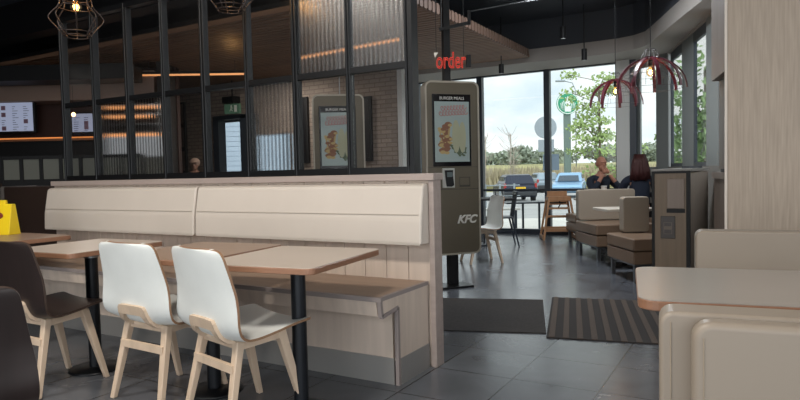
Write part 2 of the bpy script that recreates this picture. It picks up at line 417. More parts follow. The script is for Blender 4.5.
# ------------------------------------------------------------------ tables
def table(name, label, u0, u1, v0, v1, z, top, edge, rot=0, leg=None, group=None, r=.045, th=.032):
    cx, cy = (u0+u1)/2, (v0+v1)/2; t = thing(name, label, 'table', (cx, cy, 0), rot, group); w, d = (u1-u0)/2, (v1-v0)/2
    obj('tabletop', MB().prism(rrect(-w+.002, w-.002, -d+.002, d-.002, r), z-.003, z, 'z'), top, t)
    obj('edge_band', MB().prism(rrect(-w, w, -d, d, r), z-th, z-.003, 'z', bev=.003, seg=1), edge, t)
    if leg:
        lx, ly = leg
        L_ = Matrix.Rotation(-rot, 3, 'Z') @ Vector((lx-cx, ly-cy, 0)); x, y = L_.x, L_.y
        obj('pedestal', MB().cyl((x, y, .02), (x, y, z-.05), .038), darkpole, t)
        obj('base', MB().lathe([(.01, .02), (.045, .02), (.15, .012), (.16, .0), (.01, .0)], 28, c=(x, y)), blackm, t)
        obj('top_plate', MB().box(x-.13, x+.13, y-.03, y+.03, z-.05, z-th-.001).box(x-.03, x+.03, y-.13, y+.13, z-.05, z-th-.001).cyl((x, y, z-.07), (x, y, z-.05), .045), steel, t)
    return t
table('cafe_table', 'beige laminate table with copper edge, nearest the open end of the long bench', -2.435, -1.78, 2.16, 2.91, .78, tabtop, copper, R(7), (-2.02, 2.45))
table('cafe_table', 'brown wood table behind the left white chair, between the two beige tables', -3.12, -2.475, 2.15, 2.90, .78, tabwood, copper, R(6), (-2.66, 2.47))
table('cafe_table', 'beige laminate table standing left of the white chairs, above the dark chair', -4.06, -3.43, 2.11, 2.80, .78, tabtop, copper, R(3), (-3.66, 2.42))
table('cafe_table', 'brown wood table at the left edge, carrying the yellow sign', -5.7, -4.5, 2.2, 2.84, .785, tabwood, copper, 0, (-5.0, 2.5))

# ------------------------------------------------------------------ shell chairs
def crom(P, n=8):
    out = []
    for i in range(len(P)-1):
        a = P[max(i-1, 0)]; b = P[i]; c = P[i+1]; d = P[min(i+2, len(P)-1)]
        for k in range(n):
            t = k/n
            out.append(tuple(.5*((2*b[j])+(-a[j]+c[j])*t+(2*a[j]-5*b[j]+4*c[j]-d[j])*t*t+(-a[j]+3*b[j]-3*c[j]+d[j])*t**3) for j in range(len(b))))
    out.append(P[-1]); return out
# y, z, half width
PROF = crom([(.235, .462, 0.222), (.215, .468, 0.242), (.12, .460, 0.252), (.0, .440, 0.257), (-.10, .430, 0.260), (-.155, .445, 0.267), (-.185, .50, 0.272), (-.20, .60, 0.265), (-.22, .71, 0.248), (-.24, .80, 0.234), (-.25, .845, 0.222), (-.254, .865, 0.194), (-.256, .872, 0.142)], 5)
def surf(sv, t, off=0):
    i = min(int(sv), len(PROF)-2); f = sv-i
    y = PROF[i][0]*(1-f)+PROF[i+1][0]*f; z = PROF[i][1]*(1-f)+PROF[i+1][1]*f; w = PROF[i][2]*(1-f)+PROF[i+1][2]*f
    dy = PROF[i+1][0]-PROF[i][0]; dz = PROF[i+1][1]-PROF[i][1]; l = math.hypot(dy, dz) or 1
    ny, nz = -dz/l, dy/l        # outward (behind / below)
    back = min(1, max(0, (z-.46)/.2))
    cup = (.022*t*t)*(1-back) - (0)          # seat sides lift a little
    cb = .03*t*t*back                        # back wraps forward
    return Vector((t*w, y+ny*off+cb, z+nz*off+cup))
def shell_mesh(n=14):
    b = bmesh.new(); A_, B_ = [], []
    for i in range(len(PROF)):
        A_.append([b.verts.new(surf(i, -1+2*k/n, .0)) for k in range(n+1)]); B_.append([b.verts.new(surf(i, -1+2*k/n, .012)) for k in range(n+1)])
    N_ = len(PROF)
    for g in (A_, B_):
        for i in range(N_-1):
            for k in range(n): f = b.faces.new((g[i][k], g[i][k+1], g[i+1][k+1], g[i+1][k])); f.smooth = True
    rim = []
    for i in range(N_-1):
        for k in (0, n): rim.append(b.faces.new((A_[i][k], A_[i+1][k], B_[i+1][k], B_[i][k])))
    for i in (0, N_-1):
        for k in range(n): rim.append(b.faces.new((A_[i][k], A_[i][k+1], B_[i][k+1], B_[i][k])))
    bmesh.ops.recalc_face_normals(b, faces=b.faces)
    for f in rim: f.material_index = 1
    for f in rim:
        for e in f.edges:
            if len(set(x.material_index for x in e.link_faces)) > 1: e.smooth = False
    m = MB(); me = bpy.data.meshes.new('t'); b.to_mesh(me); b.free(); m.bm.from_mesh(me); bpy.data.meshes.remove(me)
    return m
def bracket_mesh():
    """bent wood frame that holds the shell at the small of the back"""
    i0 = 19; i1 = 36.5
    def P(x, s, off): 
        s = s-5.2; i = min(int(s), len(PROF)-2); w = PROF[i][2]; return surf(s, x/w, off)
    out = [(x, y) for x, y in rrect(-.118, .118, 24, 36.5, .02, 4)]
    # (x in metres, s in profile samples): trapezoid with rounded top, flared foot
    outer = [(.095, 37), (.105, 36.2), (.112, 34.5), (.118, 32), (.125, 29), (.14, 26), (.165, 22), (.19, 18), (.15, 18), (.06, 21), (0, 22.5), (-.06, 22.5), (-.11, 24), (-.13, 26), (-.125, 29), (-.118, 32), (-.112, 34.5), (-.105, 36.2), (-.095, 37), (-.05, 37.2), (0, 37.2), (.05, 37.2)]
    innr = [(.065, 34.4), (.074, 34), (.08, 33), (.084, 31.5), (.088, 30), (.09, 28.8), (.085, 28), (.07, 27.5), (.05, 27.3), (.03, 27.2), (0, 27.2), (-.03, 27.2), (-.06, 27.3), (-.085, 28), (-.088, 29.5), (-.084, 31.5), (-.08, 33), (-.074, 34), (-.065, 34.4), (-.04, 34.5), (0, 34.5), (.04, 34.5)]
    b = bmesh.new(); L1 = []; 
    for lay in (.0125, .030):
        L1.append(([b.verts.new(P(x, s, lay)) for x, s in outer], [b.verts.new(P(x, s, lay)) for x, s in innr]))
    n = len(outer)
    for k in range(n):
        j = (k+1) % n
        for (o_, i_) in L1: b.faces.new((o_[k], o_[j], i_[j], i_[k]))
        b.faces.new((L1[0][0][k], L1[0][0][j], L1[1][0][j], L1[1][0][k])); b.faces.new((L1[0][1][k], L1[0][1][j], L1[1][1][j], L1[1][1][k]))
    bmesh.ops.recalc_face_normals(b, faces=b.faces)
    m = MB(); m._add(b); return m
def shell_chair(label, loc, rot, lam, edge, group=None):
    t = thing('shell_chair', label, 'chair', loc, rot, group)
    obj('seat_shell', shell_mesh(), [lam, edge], t)
    obj('back_bracket', bracket_mesh(), ashwood, t)
    for s in (-1, 1):
        obj('leg', MB().leg((s*.150, -.115, .425), (s*.190, -.205, 0), .044, .040, .030, .028), ashwood, t)
        obj('leg', MB().leg((s*.150, .105, .438), (s*.190, .212, 0), .044, .048, .028, .028), ashwood, t)
    f = MB()
    for s in (-1, 1): f.bar((s*.155, -.12, .405), (s*.155, .115, .42), .024, .045)
    f.bar((-.15, .10, .42), (.15, .10, .42), .024, .04); f.bar((-.15, -.115, .405), (.15, -.115, .405), .024, .04)
    obj('seat_frame', f, ashwood, t)
    obj('stretcher', MB().bar((-.168, -.155, .30), (.168, -.155, .30), .022, .038), ashwood, t)
    return t
wc = shell_chair('white laminate shell chair, the right one of the pair, nearest the copper edged table', (-2.255, 2.29, 0), R(-14), whitelam, plyedge)
dup(wc, (-2.865, 2.335, 0), R(-3), 'white laminate shell chair, the left one of the pair, beside the dark chair')
wc.scale = (1.07, 1.04, 1); [o for o in bpy.data.objects if o.name == 'shell_chair.001'][0].scale = (1.07, 1.04, 1)
dc = shell_chair('dark veneer shell chair with pale wooden legs, pulled up to the left beige table', (-3.63, 2.13, 0), R(0), wenge, wenge_edge)
dup(dc, (-2.375, 1.02, 0), R(62), 'dark veneer chair back cut off by the bottom left corner of the photo')

# ------------------------------------------------------------------ yellow sign on the left table
t = thing('table_sign', 'yellow folded plastic sign with a dark red oval mark on the left table', 'sign', (-5.185, 2.69, .785), R(14))
yel = mat('yellow_plastic', '#e8c91c', .45)
obj('sign_body', MB().prism([(-.055, 0), (.055, 0), (.018, .24), (-.018, .24)], -.12, .12, 'x', bev=.004), yel, t)
obj('handle', MB().box(-.05, .05, -.012, .012, .235, .27, bev=.005), yel, t)
obj('oval_mark', MB().ball((0.0, -.0365, .15), .05, (1, .1, .55)), mat('dark_red_print', '#7a2a1c', .5), t)

# dark booth back and grey column at the far left
t = thing('high_back_bench', 'tall dark brown booth back left of the cream cushions', 'bench', (-6.2, 3.5, 0))
obj('upholstered_back', MB().box(-.37, .54, -.07, .07, .1, 1.15, bev=.02, seg=3), darkbrown, t)
obj('plinth', MB().box(-.36, .53, -.05, .06, 0, .1), matt_black, t)
tag(obj('oak_post', MB().box(-6.95, -6.62, 3.6, 3.8, 0, 1.15, bev=.01), mat('grey_post', '#6e6863', .5)), 'grey low post behind the yellow sign at the left edge', 'post')

# low black railing with frosted panes behind the partition
t = thing('divider_railing', 'low black metal railing with small frosted panes behind the left end of the partition', 'railing', cw(-4.1, 7.5), R(30))
f = MB(); w0, w1 = -.66, 1.0
f.box(w0, w1, -.02, .02, 1.46, 1.50); f.box(w0, w1, -.02, .02, 1.18, 1.22); f.box(w0, w1, -.02, .02, 0, 1.18)
n = 7
for k in range(n+1):
    x = w0+(w1-w0)*k/n; f.box(x-.02, x+.02, -.025, .025, 1.18, 1.5)
obj('frame', f, matt_black, t)
for k in range(n):
    obj('pane', MB().box(w0+(w1-w0)*k/n+.02, w0+(w1-w0)*(k+1)/n-.02, -.004, .004, 1.22, 1.46), mat('frosted_pane', '#6f7068', .4), t)
f = MB()
for x in (w0+.03, w1-.03): f.box(x-.02, x+.02, -.12, .12, 0, .04)
f.box(w0, w1, -.015, .015, 0, .03)
obj('foot', f, matt_black, t)

# ------------------------------------------------------------------ floor mats
def floor_thing(name, label, cat, A, B, Cc, D, m, th=.008, stripes=None):
    """A front-left, B front-right, Cc back-right, D back-left"""
    pts = [tuple(p[:2]) for p in (A, B, Cc, D)]
    cx = sum(p[0] for p in pts)/4; cy = sum(p[1] for p in pts)/4
    t = thing(name, label, cat, (cx, cy, 0)); loc = [(x-cx, y-cy) for x, y in pts]
    obj('mat_base', MB().prism(loc, 0.0, th, 'z'), m, t)
    if stripes:
        n, ms_ = stripes; f = MB(); a, b, c, d = [Vector((*p, 0)) for p in loc]
        for k in range(n):
            t0 = (k+.18)/n; t1 = (k+.60)/n
            f.prism([tuple(q[:2]) for q in (a.lerp(b, t0), a.lerp(b, t1), d.lerp(c, t1), d.lerp(c, t0))], th, th+.004, 'z')
        obj('ribs', f, ms_, t)
    return t
dvec = cw(-.245, -1.17)
bl = cw(.1, 5.92); br_ = cw(1.29, 5.68)
floor_thing('door_mat', 'plain black entrance mat lying beside the end of the partition', 'mat', bl+dvec, br_+dvec, br_, bl, mat('black_mat', '#302c2a', .95, vary=(60, .3)))
a = cw(1.02, 4.40); b = a+cw(1.85, -.62)*.8; d = cw(1.40, 5.78)
floor_thing('door_mat', 'ribbed brown and black striped entrance mat, right of the plain black mat', 'mat', a, b, b+(d-a), d, mat('mat_dark', '#2e2927', .95), stripes=(16, mat('mat_brown_rib', '#51463e', .95, vary=(80, .2))))

# ------------------------------------------------------------------ kiosks
white = mat('white_print', '#d8d6d0', .5)
def kiosk(label, loc, rot, logo=True, stand=True, glow=.55):
    t = thing('ordering_kiosk', label, 'kiosk', loc, rot)
    W, Dp, z0, z1 = .295, .07, .345, 2.12
    obj('housing', MB().prism(rrect(-W, W, z0, z1, .065, 6), -Dp, Dp, 'y', bev=.006, seg=2), kioskm, t)
    # pale border band running round the edge of the housing
    rim = MB(); o_ = rrect(-W-.006, W+.006, z0-.006, z1+.006, .07, 6); i_ = rrect(-W+.012, W-.012, z0+.012, z1-.012, .055, 6)
    b = bmesh.new()
    for y in (-Dp-.004, -Dp+.02):
        pass
    fr = [[b.verts.new((x, y, z)) for x, z in P] for P, y in ((o_, -Dp-.005), (i_, -Dp-.005), (o_, Dp-.03), (i_, Dp-.03))]
    n = len(o_)
    for k in range(n):
        j = (k+1) % n
        b.faces.new((fr[0][k], fr[0][j], fr[1][j], fr[1][k])); b.faces.new((fr[0][k], fr[0][j], fr[2][j], fr[2][k])); b.faces.new((fr[1][k], fr[1][j], fr[3][j], fr[3][k])); b.faces.new((fr[2][k], fr[2][j], fr[3][j], fr[3][k]))
    bmesh.ops.recalc_face_normals(b, faces=b.faces); rim._add(b)
    obj('edge_band', rim, kiosk_side, t)
    y = -Dp
    sc = obj('screen', MB().box(-.225, .2, y-.012, y, 1.255, 1.99, bev=.003), mat('screen_black', '#0d1016', .12), t)
    obj('poster_image', MB().box(-.205, .18, y-.014, y-.012, 1.30, 1.915), mat('screen_poster', '#7d8a88', .3, emit=glow*.35), sc)
    rnd = random.Random(3)
    def blobs(nm, col, n, cx, cz, sx, sz, r0, r1, e):
        f = MB()
        for k in range(n):
            x = cx+rnd.uniform(-sx, sx); z = cz+rnd.uniform(-sz, sz); r = rnd.uniform(r0, r1)
            f.prism([(x+r*cos(q*pi/5), z+r*.6*sin(q*pi/5)) for q in range(10)], y-.0155-.0006*rnd.random(), y-.0142, 'y')
            if k: f.bar((px_, y-.0149, pz_), (x, y-.0149, z), .0012, .014, up=(1, 0, 0))
            px_, pz_ = x, z
        obj(nm, f, mat(nm+'_c', col, .5, emit=e), sc)
    blobs('burger_print', '#6a4632', 16, -.10, 1.55, .06, .14, .02, .045, .15)
    blobs('bun_print', '#8f7c52', 12, -.09, 1.53, .07, .15, .015, .035, .2)
    f = MB()
    for (x, z, w, h) in ((0.03, 1.56, .045, .17), (.1, 1.55, .04, .16)):
        f.prism([(x+w*cos(q*pi/8), z+h*sin(q*pi/8)) for q in range(16)], y-.017, y-.0142, 'y')
    obj('wrap_print', f, mat('wrap_c', '#8f9078', .5, emit=.12), sc)
    blobs('salad_print', '#44513a', 14, .06, 1.45, .1, .09, .01, .022, .1)
    # wavy red headline
    f = MB()
    for row, (zz, x0, x1) in enumerate(((1.845, -.13, .12), (1.79, -.15, .13))):
        k = 0; x = x0
        while x < x1:
            p = [(x+.016*cos(a_)+.004*a_, y-.016, zz+.022*sin(a_)+(x-x0)*.06) for a_ in [q*.7 for q in range(0, 10)]]
            f.tube(p, .0032, 4); x += .034
    obj('headline_print', f, mat('headline_red', '#8c4a45', .5, emit=.25), sc)
    text('heading', 'BURGER MEALS', .042, white, sc, (-.01, y-.0135, 1.948), STAND, xs=.95)
    # contactless terminal
    tm = obj('card_terminal', MB().box(-.13, .005, y-.02, y, 1.035, 1.235, bev=.004), mat('terminal_white', '#c6c6c0', .5), t)
    obj('reader', MB().prism([(-.11, 1.215), (-.02, 1.215), (-.025, 1.17), (-.012, 1.06), (-.04, 1.045), (-.09, 1.05), (-.1, 1.12)], y-.045, y-.02, 'y', bev=.004), blackm, tm)
    obj('reader_keys', MB().box(-.092, -.032, y-.048, y-.045, 1.145, 1.195), mat('reader_screen', '#5d6a6c', .3), tm)
    dk = mat('slot_dark', '#3c3830', .5)
    obj('receipt_slot', MB().box(.065, .185, y-.005, y, 1.04, 1.06).box(.065, .185, y-.004, y, 1.135, 1.142).box(.065, .07, y-.004, y, 1.04, 1.14).box(.18, .185, y-.004, y, 1.04, 1.14), dk, t)
    obj('panel_joint', MB().box(-.28, .28, y-.002, y, 1.015, 1.021), dk, t); obj('panel_joint', MB().box(-.28, .28, y-.002, y, 1.243, 1.247), dk, t)
    if logo: text('logo_lettering', 'KFC', .115, white, t, (.135, y-.003, .70), STAND, shear=.35, extrude=.002, bevel=.004, xs=1.0)
    if stand:
        obj('stand_post', MB().box(-.05, .05, -.04, .04, .02, .36), blackm, t)
        obj('foot_plate', MB().box(-.17, .17, -.16, .10, 0, .022, bev=.004), blackm, t)
    return t
kiosk('bronze grey ordering kiosk on a black stand, beside the end of the partition', cw(.535, 6.5), R(49))
kiosk('bronze grey self ordering kiosk with lit screen seen through the clear glass panes', cw(-.70, 7.36), R(35), logo=False, glow=.8)
tag(obj('ceiling_pole', MB().box(-.035, .035, -.03, .03, 2.13, 3.72), matt_black), 'square black pole running from the kiosk top up to the ceiling', 'pole')
bpy.data.objects['ceiling_pole'].location = cw(.51, 6.52); bpy.data.objects['ceiling_pole'].rotation_euler = (0, 0, R(49))
tag(obj('suspension_cable', MB().cyl(cw(-.68, 7.36, 2.13), cw(-.68, 7.36, 3.09), .006), steel), 'thin steel cable from the ceiling to the kiosk behind the glass', 'cable')

# neon order sign
t = thing('order_sign', 'red neon sign reading order, hanging above the kiosk', 'sign', cw(.53, 6.2, 2.285), R(30))
neon = mat('neon_red', '#e0402c', .4, emit=.55); neon2 = mat('neon_warm', '#ff9a62', .4, emit=2.0)
text('sign_letters', 'order', .165, mat('sign_letter_red', '#6a120e', .4, emit=.15), t, (0, 0, 0), STAND, extrude=.012, fill=True, xs=.76, ys=1.35)
text('neon_tube', 'order', .165, neon, t, (0, -.016, 0), STAND, extrude=0, bevel=.0022, fill=False, xs=.76, ys=1.35)
obj('arrow_mark', MB().prism([(-.165, .085), (-.125, .085), (-.155, .035)], -.02, -.01, 'y'), mat('sign_white', '#cfc6bb', .5, emit=.3), t)
obj('transformer_box', MB().box(.155, .20, -.01, .03, -.06, .06, bev=.004), matt_black, t)
f = MB()
for x in (-.14, .13): f.cyl((x, 0, .05), (x, 0, 1.43), .003, n=6)
obj('hanging_wire', f, matt_black, t)
# cable tray bracket above it
t = thing('cable_conduit', 'black conduit with an elbow under the slatted ceiling', 'pipe', cw(.75, 6.3, 2.66), R(30))
obj('conduit_run', MB().bar((-.32, 0, -.04), (-.02, 0, .02), .03, .03).bar((-.02, 0, .0), (-.02, 0, .14), .03, .03, up=(1, 0, 0)), matt_black, t)
obj('conduit_rod', MB().tube([(-.02, 0, .13), (.4, .1, .22), (.95, .3, .34)], .006), mat('rod_grey', '#55585c', .5), t)
obj('hanger', MB().cyl((-.3, 0, -.04), (-.3, 0, 1.05), .006, n=6).cyl((.9, .28, .34), (.9, .28, 1.05), .003, n=6), matt_black, t)

# ------------------------------------------------------------------ right-hand booth
table('booth_table', 'grey laminate table with copper edge between the two taupe booth benches', -.40, 1.22, 2.165, 2.865, .79, tabtop_r, copper, R(10), (.4, 2.5), r=.06, th=.034)
def booth(label, u0, v_back, facing, z1, group=None):
    """bench whose back panel faces `facing` (+1 = +y) """
    t = thing('booth_bench', label, 'bench', (u0+.75*cos(R(8)), v_back+.75*sin(R(8)), 0), R(8))
    f = facing
    ys = sorted((v_back*0, f*.10))
    obj('back_panel', MB().prism(rrect(-.75, .75, .10, z1, .035, 5), min(0, f*.11), max(0, f*.11), 'y', bev=.012, smooth=True, seg=3), taupe, t)
    obj('seat_pad', MB().box(-.72, .75, min(f*.10, f*.50), max(f*.10, f*.50), .36, .47, bev=.03, seg=4), taupe, t)
    obj('seat_base', MB().box(-.70, .73, min(f*.10, f*.47), max(f*.10, f*.47), .06, .36), oak, t)
    obj('plinth', MB().box(-.68, .70, min(f*.04, f*.42), max(f*.04, f*.42), 0, .10), matt_black, t)
    return t
b1 = booth('taupe leatherette booth bench in the bottom right corner, its padded back toward us', -.215, 1.64, 1, .845)
c = MB().prism(rrect(-.68, .75, .10, .838, .045, 5), -.065, -.0, 'y', bev=.018, smooth=True, seg=4)
obj('outer_pad', c, taupe, b1)
f = MB(); f.tube([(-.655, -.0655, .12), (-.655, -.0655, .80)], .0016, 4)
f.tube([(-.724, -.001, .12), (-.724, -.001, .82)], .0016, 4); f.box(-.70, -.66, -.03, -.02, .11, .12)
obj('seam', f, stitch, b1)
b2 = booth('taupe leatherette booth bench behind the right table, against the pale oak wall', -.287, 3.46, -1, .885)
b2.children[0].location = (0, 0, 0)

# ------------------------------------------------------------------ cabinets at the right
cabm = mat('walnut_grey_cabinet', '#85735f', .5, grain=((30, 30, 2), .10)); cabl = mat('light_walnut_cabinet', '#94857a', .5, grain=((30, 30, 2), .08))
t = thing('waste_station', 'walnut waste bin cabinet with a flap opening, standing beside the rear benches', 'cabinet', (-.685, 6.0, 0))
obj('carcass', MB().box(-.135, .14, 0.004, 2.2, .08, 1.14), cabm, t)
obj('edge_frame', MB().box(-.158, -.135, -.01, 2.2, 0, 1.16).box(.125, .157, -.012, .04, 0, 1.16).box(-.15, .157, -.006, .02, 1.14, 1.16), matt_black, t)
obj('side_panel', MB().box(.14, .155, .05, 2.2, .08, 1.135), cabl, t)
obj('worktop', MB().box(-.16, .165, -.015, 2.2, 1.16, 1.18, bev=.002), mat('grey_worktop', '#8b8883', .4), t)
obj('flap', MB().box(-.03, .11, -.012, 0, .83, 1.09, bev=.003), cabl, t)
obj('flap_recess', MB().box(-.035, .115, -.004, .0, .79, .825), matt_black, t)
pn = obj('icon_plate', MB().box(-.085, .035, -.008, 0, .56, .76, bev=.003), mat('plate_dark', '#3d342e', .4), t)
obj('icon_mark', MB().box(-.06, .01, -.011, -.008, .60, .605).box(-.06, .01, -.011, -.008, .70, .705).box(-.06, -.055, -.011, -.008, .6, .705).box(.005, .01, -.011, -.008, .6, .705).box(-.055, .005, -.0105, -.008, .64, .67), mat('plate_mark', '#75685c', .5), pn)
t = thing('tray', 'flat dark tray lying on top of the walnut cabinet by the right windows', 'tray', (-.62, 7.2, 1.18), R(4))
obj('tray_body', MB().box(-.085, .1, -.25, .25, 0, .008, bev=.002).box(-.085, .1, -.255, -.245, 0, .022).box(-.085, .1, .245, .255, 0, .022), mat('tray_blue_grey', '#3e444c', .4), t)
# tall cabinet with open niche
t = thing('tall_cabinet', 'tall grey walnut cabinet with an open niche, left of the pale oak wall', 'cabinet', cw(2.5, 5.0), R(30))
wn = mat('niche_cabinet', '#7a6c62', .5, grain=((30, 30, 2), .10)); wd = mat('niche_inside', '#64564c', .5, grain=((30, 30, 2), .12))
obj('upper_box', MB().prism([(0, 0), (-.22, -.68), (.05, -.72), (.27, 0)], 1.87, 3.0, 'z'), cabl, t)
obj('niche_back', MB().prism([(.06, 0), (-.16, -.68), (.05, -.72), (.27, 0)], 1.17, 1.87, 'z'), wd, t)
obj('ledge', MB().prism([(0, 0), (-.22, -.68), (.05, -.72), (.27, 0)], 1.10, 1.15, 'z'), wn, t)
obj('lower_box', MB().prism([(.02, 0), (-.20, -.68), (.05, -.72), (.27, 0)], 0, 1.10, 'z'), wd, t)
t = thing('tray_stack', 'dark trays on the ledge of the tall niche cabinet', 'tray', cw(2.42, 4.62, 1.15), R(12))
obj('tray_body', MB().box(-.02, .14, -.12, .12, 0, .012, bev=.002).box(-.02, .14, -.12, .12, .012, .024, bev=.002), matt_black, t)

# ------------------------------------------------------------------ rear upholstered benches
def rear_bench(label, X0, Yf, W, D_, seat, zb, bx=0, back=True):
    t = thing('upholstered_bench', label, 'bench', cw(X0, Yf), R(33)); zm = (seat+.19)/2
    obj('seat_pad', MB().box(0, W, 0, D_, zm+.004, seat, bev=.018, seg=3), bench_brown, t)
    obj('seat_base', MB().box(0.004, W, 0.004, D_, .19, zm-.004, bev=.01, seg=2), bench_brown, t)
    if back: obj('backrest', MB().prism(rrect(bx, W, seat+.01, zb, .035, 4), D_-.14, D_-.02, 'y', bev=.012, smooth=True, seg=3), bench_back, t)
    for x in (.05, W-.05):
        for y in (.06, D_-.06):
            obj('leg', MB().box(x-.02, x+.02, y-.02, y+.02, 0, .19), steel, t)
    obj('rail', MB().box(.03, W-.03, .05, .075, .165, .19).box(.03, W-.03, D_-.075, D_-.05, .165, .19).box(.04, .06, .05, D_-.05, .165, .19), steel, t)
    return t
rear_bench('brown block bench with beige back, nearest of the rear benches, beside the waste cabinet', 2.40, 6.42, .44, .72, .46, .87, bx=.14)
rear_bench('brown block bench with long beige back, standing before the seated couple', 2.50, 7.95, .80, .80, .475, .905, bx=.0)
rear_bench('brown bench on which the woman with dark red hair sits', 3.15, 9.0, 1.0, .5, .46, .80, back=False)
rear_bench('brown bench on which the bald man sits by the window', 2.8, 9.95, .9, .5, .46, .80, back=False)
def small_table(label, X, Y, w, d, z, top):
    t = thing('small_table', label, 'table', cw(X, Y), R(33))
    obj('tabletop', MB().prism(rrect(-w/2, w/2, -d/2, d/2, .04, 4), z-.03, z, 'z', bev=.003, seg=1), top, t)
    obj('pedestal', MB().cyl((0, 0, .02), (0, 0, z-.03), .03), blackm, t); obj('base', MB().cyl((0, 0, 0), (0, 0, .02), min(w, d)*.4, n=24), blackm, t)
    return t
paletop = mat('pale_table_top', '#bfb5a8', .35)
small_table('small pale table tucked between the two rear benches', 2.72, 7.56, .62, .5, .715, paletop)
small_table('small table between the bald man and the woman', 3.05, 9.42, .75, .42, .75, paletop)
ptab = cw(2.9, 9.36, .75)
t = thing('food_box', 'white takeaway food box on the table in front of the bald man', 'box', ptab, R(33))
obj('box_body', MB().prism([(-.09, 0), (.09, 0), (.11, .14), (-.11, .14)], -.07, .07, 'y'), mat('carton_white', '#b9a68e', .6), t)
obj('red_band', MB().box(-.105, .105, -.073, .073, .04, .075), mat('carton_red', '#a33328', .6), t)
rd = mat('cup_red', '#a8302a', .5)
t0 = thing('paper_cup', 'red and white paper cup, right of the takeaway box', 'cup', ptab+cw(.17, .02), 0)
obj('cup_body', MB().lathe([(.001, 0), (.03, 0), (.042, .17), (.001, .17)], 16), mat('cup_white', '#c9beb4', .5), t0); obj('lid', MB().lathe([(.001, .17), (.046, .17), (.044, .185), (.001, .185)], 16), white, t0)
obj('stripe', MB().lathe([(.0355, .04), (.0405, .12)], 16), rd, t0)
tag(obj('sauce_cup', MB().lathe([(.001, 0), (.03, 0), (.038, .12), (.001, .12)], 16), rd), 'small red cup, left of the takeaway box on the couple\'s table', 'cup')
bpy.data.objects['sauce_cup'].location = ptab+cw(-.19, -.03)

# ------------------------------------------------------------------ people
def skinned(name, P, E_, m, parent, sub=2, extra=None):
    me = bpy.data.meshes.new('tmp'); me.from_pydata([p[:3] for p in P], E_, []); o = bpy.data.objects.new('tmp', me); C.objects.link(o)
    o.modifiers.new('Skin', 'SKIN'); sv = me.skin_vertices[0].data
    for i, p in enumerate(P): sv[i].radius = (p[3], p[4] if len(p) > 4 else p[3]); sv[i].use_root = (i == 0)
    s = o.modifiers.new('S', 'SUBSURF'); s.levels = sub; s.render_levels = sub
    dg = bpy.context.evaluated_depsgraph_get(); r = bpy.data.meshes.new_from_object(o.evaluated_get(dg))
    bpy.data.objects.remove(o)
    mb = MB(); mb.bm.from_mesh(r); bpy.data.meshes.remove(r)
    for f in mb.bm.faces: f.smooth = True; f.material_index = 0
    if extra: extra(mb)
    return obj(name, mb, m, parent)
def head_into(mb, c, tilt=0):
    """skull, jaw, nose, brow and ears; face toward -y"""
    M = Matrix.Rotation(tilt, 4, 'X')
    c = Vector(c)
    mb.ball(c+Vector((0, .01, .02)), .1, (.78, .98, 1.0), 12); mb.ball(c+Vector((0, -.02, -.05)), .07, (.82, .95, 1.05), 10)
    mb.ball(c+Vector((0, -.096, -.018)), .016, (.8, 1, 1.5), 6); mb.ball(c+Vector((0, -.08, .025)), .05, (1.05, .35, .28), 8)
    for s in (-1, 1): mb.ball(c+Vector((s*.08, .01, -.01)), .025, (.35, .8, 1.2), 6)
    mb.ball(c+Vector((0, -.083, -.062)), .022, (1.2, .4, .35), 6)
def hand_into(mb, c, d, up):
    c = Vector(c); d = Vector(d).normalized(); u = Vector(up).normalized(); s = d.cross(u).normalized()
    mb.ball(c, .034, (1, 1, 1), 8)
    for k, l in enumerate((.065, .075, .07, .055)):
        a = c+s*(k-1.5)*.018+d*.02; mb.tube([a, a+d*l*.5+u*.006, a+d*l*.85-u*.014], .0085, 6)
    mb.tube([c-s*.03, c-s*.05+d*.03, c-s*.045+d*.06], .010, 6)
skinm = mat('skin', '#a8745e', .55); skinf = mat('skin_pale', '#b98d78', .55)
